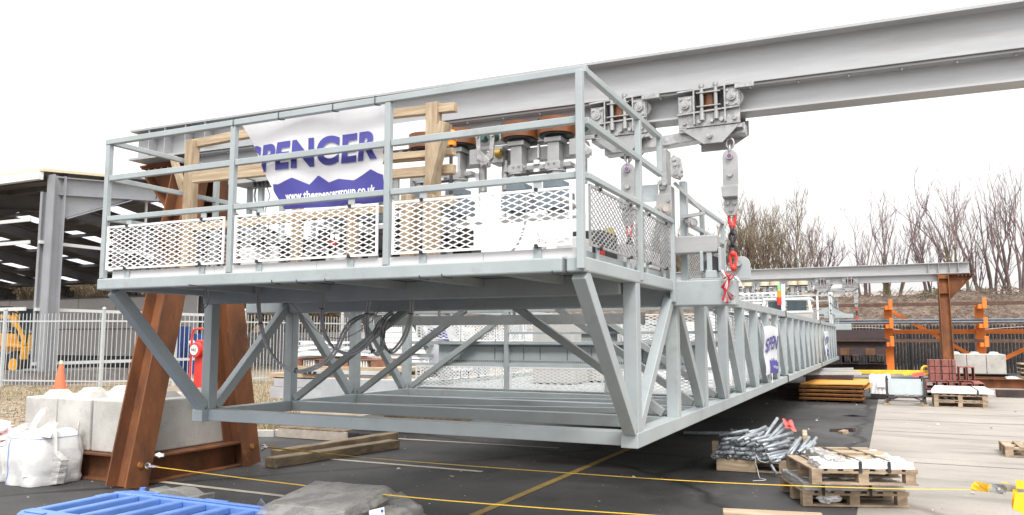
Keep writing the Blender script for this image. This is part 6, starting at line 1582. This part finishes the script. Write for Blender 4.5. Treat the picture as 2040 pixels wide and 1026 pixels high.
for x in (b_[0], b_[0] + .55, b_[0] + 1.1, b_[1] - .14): m.box(x, x + .14, 12.41, 13.3, b_[4] + .023, b_[5] - .023)
obj('board', m, M('reddish_timber', (.25, .12, .08), .85, bump=.2), mp_); m = MB()
for q in range(5): m.box(b_[0] + .16 + q * .06, b_[0] + .18 + q * .06, 12.42, 13.2, b_[4] + .03, b_[5] - .03).box(b_[1] - .5 + q * .06, b_[1] - .48 + q * .06, 12.42, 13.2, b_[4] + .03, b_[5] - .03)
obj('batten', m, white_p, mp_)
rr = random.Random(5)
for k in range(9):
    px0 = 590 + rr.uniform(-8, 20); px1 = rr.uniform(690, 760); y = 714 - k * 4.2
    a, b = PX(px0, y, Y=12.35 + rr.uniform(0, .5)), PX(px1, y - rr.uniform(-3, 4), Y=12.7 + rr.uniform(0, .5))
    o = obj('white_bracket', MB().bar(a, b, rr.uniform(.08, .3), rr.uniform(.025, .05)), white_p if k % 3 else steelg, None, .004); tag(o, '%s flat steel bracket, %s from the bottom of the heap on the stock stack' % ('white' if k % 3 else 'grey', ORD[k]), 'bracket', 'pale brackets heaped on the stock stack')
# white board stack
m = None; base = PX(790, 790, Y=14.2)
ww = 0
for k in range(15):
    z0 = .25 + k * .115
    if k in (6,): continue
    x0 = PX(762 + rr.uniform(-3, 4), 700, Y=14.2).x; x1 = PX(905, 700, Y=14.2).x
    o = obj('white_bundle', MB().box(x0, x1 - rr.uniform(0, .2), 14.2 + rr.uniform(-.04, .04), 15.2, z0 + .01, z0 + .105), white_p if k % 4 else sheet, None, .012); tag(o, 'white bundle, %s from the ground in the tall white stack' % ORD[k if k < 6 else k - 1], 'bundle', 'white bundles in a tall stack')
o = obj('packing_timber', MB().box(PX(765, 700, Y=14.2).x, PX(900, 700, Y=14.2).x, 14.22, 15.1, .945, 1.045), rust_d); tag(o, 'dark packing timbers halfway up the tall white stack', 'timber')
o = obj('packing_timber', MB().box(PX(765, 700, Y=14.2).x, PX(900, 700, Y=14.2).x, 14.25, 15.1, .004, .25), sleeper); tag(o, 'timber bearers under the tall white stack', 'timber')
# blue and white banner end hanging behind the walkway mesh
bq = thing('banner', 'blue and white banner hanging behind the walkway mesh at the left', 'banner', tuple(PX(870, 690, Y=10.4)))
m = MB().prism([PX(850, 650, Y=10.5), PX(900, 645, Y=10.5), PX(905, 700, Y=10.5), PX(860, 735, Y=10.5), PX(848, 700, Y=10.5)], (0, .01, 0)); obj('sheet', m, vinyl, bq)
obj('printed_patch', MB().prism([PX(852, 655, Y=10.48), PX(885, 652, Y=10.48), PX(895, 680, Y=10.48), PX(862, 672, Y=10.48)], (0, .006, 0)), navy, bq)
for x_, y_, w__, d__, h__ in ((-5.9, 13.6, 1.4, 3.0, .42), (-3.9, 13.8, 1.6, 5.0, .34)):
    mm = stackmesh(w__, d__, h__, 8, amp=.03); mm.v = [v + Vector((x_, y_, 1.03)) for v in mm.v]; obj('covered_load', mm, sheet, g)

# ------------------------------------------------------------------ dark steel stack, cantilever rack and palisade beyond the far beam
YS2 = 37.5
sk_ = MB()
a, b = PX(1600, 740, Y=YS2), PX(1768, 740, Y=YS2)
tag(obj('steel_beam', MB().ibeam((a.x, YS2, .32), (b.x, YS2, .32), .6, .3, .02, .03), rust_d), 'deep dark I beam at the bottom of the far steel stack', 'steel beam')
zz = .66
for i, px in enumerate((1678, 1694, 1728, 1744)):
    x = PX(px, 720, Y=YS2).x; o = obj('hollow_section', hollow(x, zz, YS2 - .6, 2.2, .34, .36, rust_d), rust_d); tag(o, ['first', 'second', 'third', 'fourth'][i] + ' dark square hollow section from the left in the far steel stack', 'hollow section', 'dark hollow sections with open ends')
for i, px in enumerate((1676, 1726)):
    x = PX(px, 720, Y=YS2).x; o = obj('packing_block', MB().box(x, x + .36, YS2 - .5, YS2 + .6, 1.01, 1.28), rust_f, None, .01); tag(o, ['left', 'right'][i] + ' brown packing block between the far hollow sections and the beam above', 'packing block', 'brown packing blocks')
tag(obj('steel_beam', MB().ibeam((a.x, YS2, 1.46), (b.x + .02, YS2, 1.46), .34, .3, .02, .05).box(a.x, b.x, YS2 + .3, YS2 + .5, 1.66, 1.72), rust_d), 'dark brown beam on top of the far steel stack', 'steel beam')
tag(obj('steel_plate', MB().box(PX(1700, 640, Y=43).x - 2, PX(1775, 640, Y=43).x, 43, 43.05, .9, 2.15), M('purple_brown_sheet', (.06, .04, .042), .7)), 'large dark brown sheet leaning before the palisade at the left', 'steel sheet')
for i, (p0_, z, r_) in enumerate((((1690, 753), .18, .09), ((1775, 750), .10, .08))):
    a = PX(*p0_, Y=35.5); tag(obj('scrap_channel', MB().bar((a.x, 35.5, z), (a.x + 3.2, 35.7, z + .05), .4, .10), rust_d if i else steelg), ['pale grey scrap channel by the far steel stack', 'dark scrap channel lying in front of the rack post'][i], 'scrap steel')
YK = 40.0
rk = thing('cantilever_rack', 'bright orange cantilever storage rack holding long steel bars', 'rack', (2, YK, 0))
for px in (1770, 1953, 2128):
    x = PX(px, 650, Y=YK).x; obj('upright', MB().box(x - .17, x + .17, YK, YK + .3, 0, 3.3), orange, rk, .01)
    for zt3 in (3.25, 2.42, 1.62):
        obj('arm', MB().box(x - .12, x + .14, YK - .9, YK - .002, zt3 - .26, zt3 - .08), orange, rk, .01)
        obj('arm_stop', MB().box(x + .04, x + .20, YK - .95, YK - .88, zt3 - .26, zt3 + .20), orange, rk, .01)
    obj('base', MB().box(x - .15, x + .15, YK - 1.0, YK - .002, 0, .2), orange, rk, .01)
for (pa, pb) in ((1770, 1953), (1953, 2128)):
    xa, xb = PX(pa, 650, Y=YK).x + .171, PX(pb, 650, Y=YK).x - .171
    obj('tie_beam', MB().box(xa, xb, YK + .1, YK + .18, 1.92, 2.12), orange, rk)
    if pa == 1770: obj('diagonal', MB().bar((xa, YK + .22, 2.95), (xb, YK + .22, .85), .05, .15), orange, rk)
    else: obj('diagonal', MB().bar((xa, YK + .22, .5), (xb, YK + .22, 2.0), .05, .17), orange, rk)
xl = PX(1560, 620, Y=YK).x; xr_ = xl + 19
rust_f2 = M('brown_bar_steel', (.115, .062, .045), .8, var=.25)
barm = M('blue_grey_bars', (.13, .14, .165), .5, var=.2)
for k, (zq, mt_, n_, lab) in enumerate(((3.22, rust_f2, 2, 'rusty brown bar lying on the top arms of the orange rack'), (2.42, barm, 7, 'grey blue bar lying on the middle arms of the orange rack'), (1.60, rust_f2, 2, 'thin rusty bar lying on the lower arms of the orange rack'))):
    for q in range(n_):
        o = obj('steel_bar', MB().cyl((xl + q * .3, YK - .25 - .13 * (q % 4), zq + .0 + .11 * (q // 4)), (xr_, YK - .25 - .13 * (q % 4), zq + .0 + .11 * (q // 4)), .055, n=8) if mt_ is barm else MB().box(xl + q * .4, xr_, YK - .30 - .2 * q, YK - .16 - .2 * q, zq - .055, zq + .085), mt_); tag(o, lab + ', %s from the uprights' % names[q], 'steel bar', 'long steel bars on the orange rack')
pf = thing('palisade_fence', 'dark palisade fence of pointed pales standing before the scrub bank', 'fence', (3, 45, 0))
segs = 4; m0 = None
for s_i in range(14):
    x = -21 + s_i * 2.75; mm = MB()
    for i in range(18):
        xx = x + i * .1528; h_ = 2.42 + .0 * i
        mm.add([(xx, 45, .05), (xx + .06, 44.95, .05), (xx + .125, 45, .05), (xx, 45, h_ - .12), (xx + .06, 44.95, h_), (xx + .125, 45, h_ - .12)], [(0, 1, 4, 3), (1, 2, 5, 4)])
    obj('pale_panel', mm, palm, pf); obj('post', MB().box(x - .08, x, 45.05, 45.15, 0, 2.35), palm, pf)
obj('rail', MB().box(-21, 17.5, 45.02, 45.06, .5, .56).box(-21, 17.5, 45.02, 45.06, 2.0, 2.06), palm, pf)
m = MB().tube(smooth([Vector((-3 + i * 1.5, 44.9, 2.15 + .12 * math.sin(i * 1.3))) for i in range(14)]), .02, 5); tag(obj('slack_wire', m, M('pale_wire', (.4, .4, .38), .6)), 'pale slack wire looping along the top of the dark palisade', 'wire')
m = MB(); N1, N2 = 90, 14; P = []
for j in range(N2 + 1):
    for i in range(N1 + 1):
        x = -60 + 130 * i / N1; t = j / N2; y = 47 + 22 * t; h = (4.25 + .02 * max(x, -10)) * min(1, (t * 3.2)) ** .8; z = h + 1.3 * mnoise.noise(Vector((x * .2, y * .2, 0))) * min(1, t * 3) * .5 + .5 * mnoise.noise(Vector((x * .9, y * .9, 3))) * min(1, t * 3)
        P.append((x, y, z if j else 0))
m.add(P, [(j * (N1 + 1) + i, j * (N1 + 1) + i + 1, (j + 1) * (N1 + 1) + i + 1, (j + 1) * (N1 + 1) + i) for j in range(N2) for i in range(N1)], True)
bankm = M('scrub_bank', (.19, .14, .105), .95, col2=(.075, .052, .04), scale=2.6, bump=1, bscale=6, dirt=((.24, .22, .09), 1.1, .62, .75))
structure('bank', m, bankm)
sc_ = MB(); rs = random.Random(21)
for i in range(24000):
    x = rs.uniform(-16, 20) if i < 21000 else rs.uniform(-60, -16); t = rs.random(); y = 47.3 + 9 * t * t; h = (4.25 + .02 * max(x, -10)) * min(1, ((y - 47) / 22 * 3.2)) ** .8
    p = Vector((x, y, h * rs.uniform(.75, 1.0) + rs.uniform(-.1, .35))); d = Vector((rs.uniform(-1, 1), rs.uniform(-.4, .4), rs.uniform(-.35, .8))).normalized() * rs.uniform(.2, .75); q = Vector((0, 0, rs.uniform(.014, .035)))
    mid = p + d * .5 + Vector((0, 0, rs.uniform(0, .18))); sc_.add([p - q, mid - q, p + d, mid + q, p + q], [(0, 1, 2, 3, 4)])
tag(obj('scrub', sc_, M('bramble_stems', (.27, .21, .165), .95, col2=(.08, .055, .042), scale=5), None, off=Vector()), 'tangled brown bramble and dead stems covering the bank', 'scrub', kind='stuff')
fb = thing('distant_building', 'long low cream building far beyond the trees on the horizon', 'building', (60, 260, 0))
obj('wall', MB().box(-42, 60, 220, 240, 0, 12.2), M('cream_wall', (.6, .58, .5), .7), fb); obj('roof', MB().box(-43, 61, 219.5, 241, 12.22, 13.4), M('roof_mauve', (.5, .45, .4), .7), fb)

# ------------------------------------------------------------------ trees
def tree(name, label, x, y, z0, h, nst, seed, wood, tw, spread=.35, leaf=None, nleaf=0, dens=1.0, r0=.15, group='bare trees beyond the yard', minr=.018):
    r_ = random.Random(seed); t = thing(name, label, 'tree' if name != 'shrub' else 'shrub', (x, y, z0), group); TM, CM = MB(), MB(); tips = []
    def grow(p, d, L_, rad, lev):
        n = 5 if lev < 2 else 4; pts = [p]; q = p; dd = d
        for i in range(n):
            dd = (dd + Vector((r_.uniform(-1, 1), r_.uniform(-1, 1), r_.uniform(-.2, .7))) * (.10 + .05 * lev)).normalized(); q = q + dd * (L_ / n); pts.append(q)
        (TM if lev < 1 else CM).tube(pts, rad, 6 if lev < 1 else 4 if lev < 2 else 3, r2=max(minr * .6, rad * (.55 if lev < 2 else .4)))
        if lev >= 4: tips.append(q); return
        k = int((4 + 2 * (lev < 2) + (1 if name == 'shrub' else -.6)) * dens) + (1 if r_.random() < .4 else 0)
        for i in range(k):
            f = r_.uniform(.34, 1.0); j = min(n - 1, int(f * n)); b = pts[j].lerp(pts[j + 1], f * n - j) if f < 1 else q
            a = r_.uniform(0, 6.28); perp = dd.orthogonal().normalized(); perp = Matrix.Rotation(a, 3, dd) @ perp
            nd = (dd * 1.0 + perp * r_.uniform(.28, .72) + Vector((0, 0, .28))).normalized(); grow(b, nd, L_ * r_.uniform(.42, .66), max(minr, rad * r_.uniform(.38, .58)), lev + 1)
        grow(q, dd, L_ * .6, max(minr, rad * .5), lev + 1)
    for s in range(nst):
        a = 6.28 * s / nst + r_.uniform(-.5, .5); d = Vector((math.cos(a) * spread * r_.uniform(.3, 1), math.sin(a) * spread * r_.uniform(.2, .7), 1)).normalized()
        grow(Vector((x + .22 * math.cos(a), y + .22 * math.sin(a), z0)), d, h * r_.uniform(.44, .56), r0 * r_.uniform(.6, 1.0), 0)
    obj('trunk', TM, wood, t); obj('crown', CM, tw, t)
    if leaf:
        lm_ = MB(); al = [v for v in CM.v]
        for i in range(nleaf):
            c = r_.choice(al) + Vector((r_.gauss(0, .22), r_.gauss(0, .22), r_.gauss(0, .22))); s = r_.uniform(.03, .08); u = Vector((r_.uniform(-1, 1), r_.uniform(-1, 1), r_.uniform(-1, 1))).normalized() * s; v = u.orthogonal().normalized() * s * .7
            lm_.add([c - u, c + v, c + u, c - v], [(0, 1, 2, 3)])
        obj('foliage', lm_, leaf, t)
    return t
def at_px(px, Y): return PX(px, 600, Y=Y).x
T_ = [('bare_tree', 'dense bushy tree with olive lichen, directly right of the black hoisting chain', 1500, 60, 8.2, 6, 1, barkg, twigo, .55, .8), 
      ('bare_tree', 'bushy tree with olive twigs, between the chain and the gap in the trees', 1556, 60, 8.4, 6, 2, barkg, twigo, .55, .8),
      ('bare_tree', 'spreading purplish brown tree at the right end of the bushy clump', 1612, 61, 6.6, 5, 3, bark, twig, .7, .85),
      ('bare_tree', 'slim many stemmed bare tree standing alone left of the middle of the far beam', 1722, 58, 6.9, 3, 4, bark, twig, .22, .52),
      ('bare_tree', 'slim many stemmed bare tree behind the far beam, right of the first slim one', 1772, 59, 7.4, 4, 5, barkg, twig, .20, .52),
      ('bare_tree', 'tall bare tree just left of the far rusty column top', 1862, 60, 7.6, 4, 6, bark, twig, .40, .62),
      ('bare_tree', 'tall bare tree with a mossy trunk right of the far beam end', 1918, 58, 8.6, 4, 7, barkg, twig, .38, .54),
      ('bare_tree', 'tall dense bare tree second from the right edge', 1972, 59, 8.8, 5, 8, bark, twig, .36, .54),
      ('bare_tree', 'tall bare tree cut by the right edge of the picture', 2030, 57, 8.6, 5, 9, bark, twig, .36, .54),
      ('bare_tree', 'low dense olive tree behind the mesh panels at the right of the platform', 1330, 58, 6.4, 5, 10, barkg, twigo, .6, 1.1),
      ('bare_tree', 'low bushy tree behind the mesh panels left of the front corner post', 1110, 60, 6.2, 5, 11, bark, twigo, .7, 1.1),
      ('bare_tree', 'low olive bush tree between the side mesh and the chain', 1420, 61, 7.6, 5, 14, barkg, twigo, .6, 1.15)]
for nm, lab, px, Y, h, ns, sd_, wd_, tw_, sp, dn in T_:
    tree(nm, lab, at_px(px, Y), Y, 3.0, h, ns, sd_, wd_, tw_, sp, dens=dn, minr=.0105)
tree('shrub', 'dark green ivy covered bush behind the top of the far rusty column', at_px(1868, 55), 55, 2.6, 2.2, 5, 31, barkg, twigo, .8, leafg, 2500, group='shrubs beyond the fences')
tree('shrub', 'second dark green bush right of the far rusty column', at_px(1925, 56), 56, 2.6, 2.0, 5, 32, barkg, twigo, .8, leafg, 2000, group='shrubs beyond the fences')
SH_ = [(-30, 42, 5.6), (40, 44, 5.2), (100, 43, 5.6), (160, 42, 5.8), (225, 43, 5.4), (300, 44, 5.2), (385, 44, 5.2), (480, 46, 5.0), (560, 48, 5.0), (640, 50, 5.2), (720, 52, 5.4), (800, 54, 5.6), (890, 56, 5.2)]
wh = ['at the far left edge', 'left of the shed column', 'just right of the shed column', 'behind the grey cladding', 'beside the end of the cladding', 'left of the near rusty leg', 'between the rusty legs', 'right of the far rusty leg', 'behind the left outrigger', 'behind the first hanging cable', 'behind the second hanging cable', 'behind the cable tray end', 'above the tall white stack']
for i, (px, Y, h) in enumerate(SH_):
    tree('shrub', 'dull olive hedge shrub ' + wh[i], at_px(px, Y), Y, .2, h * 1.28, 7, 50 + i, barkg, twigo, .55, leafo, 5200, group='shrubs beyond the fences', dens=.95, minr=.015)
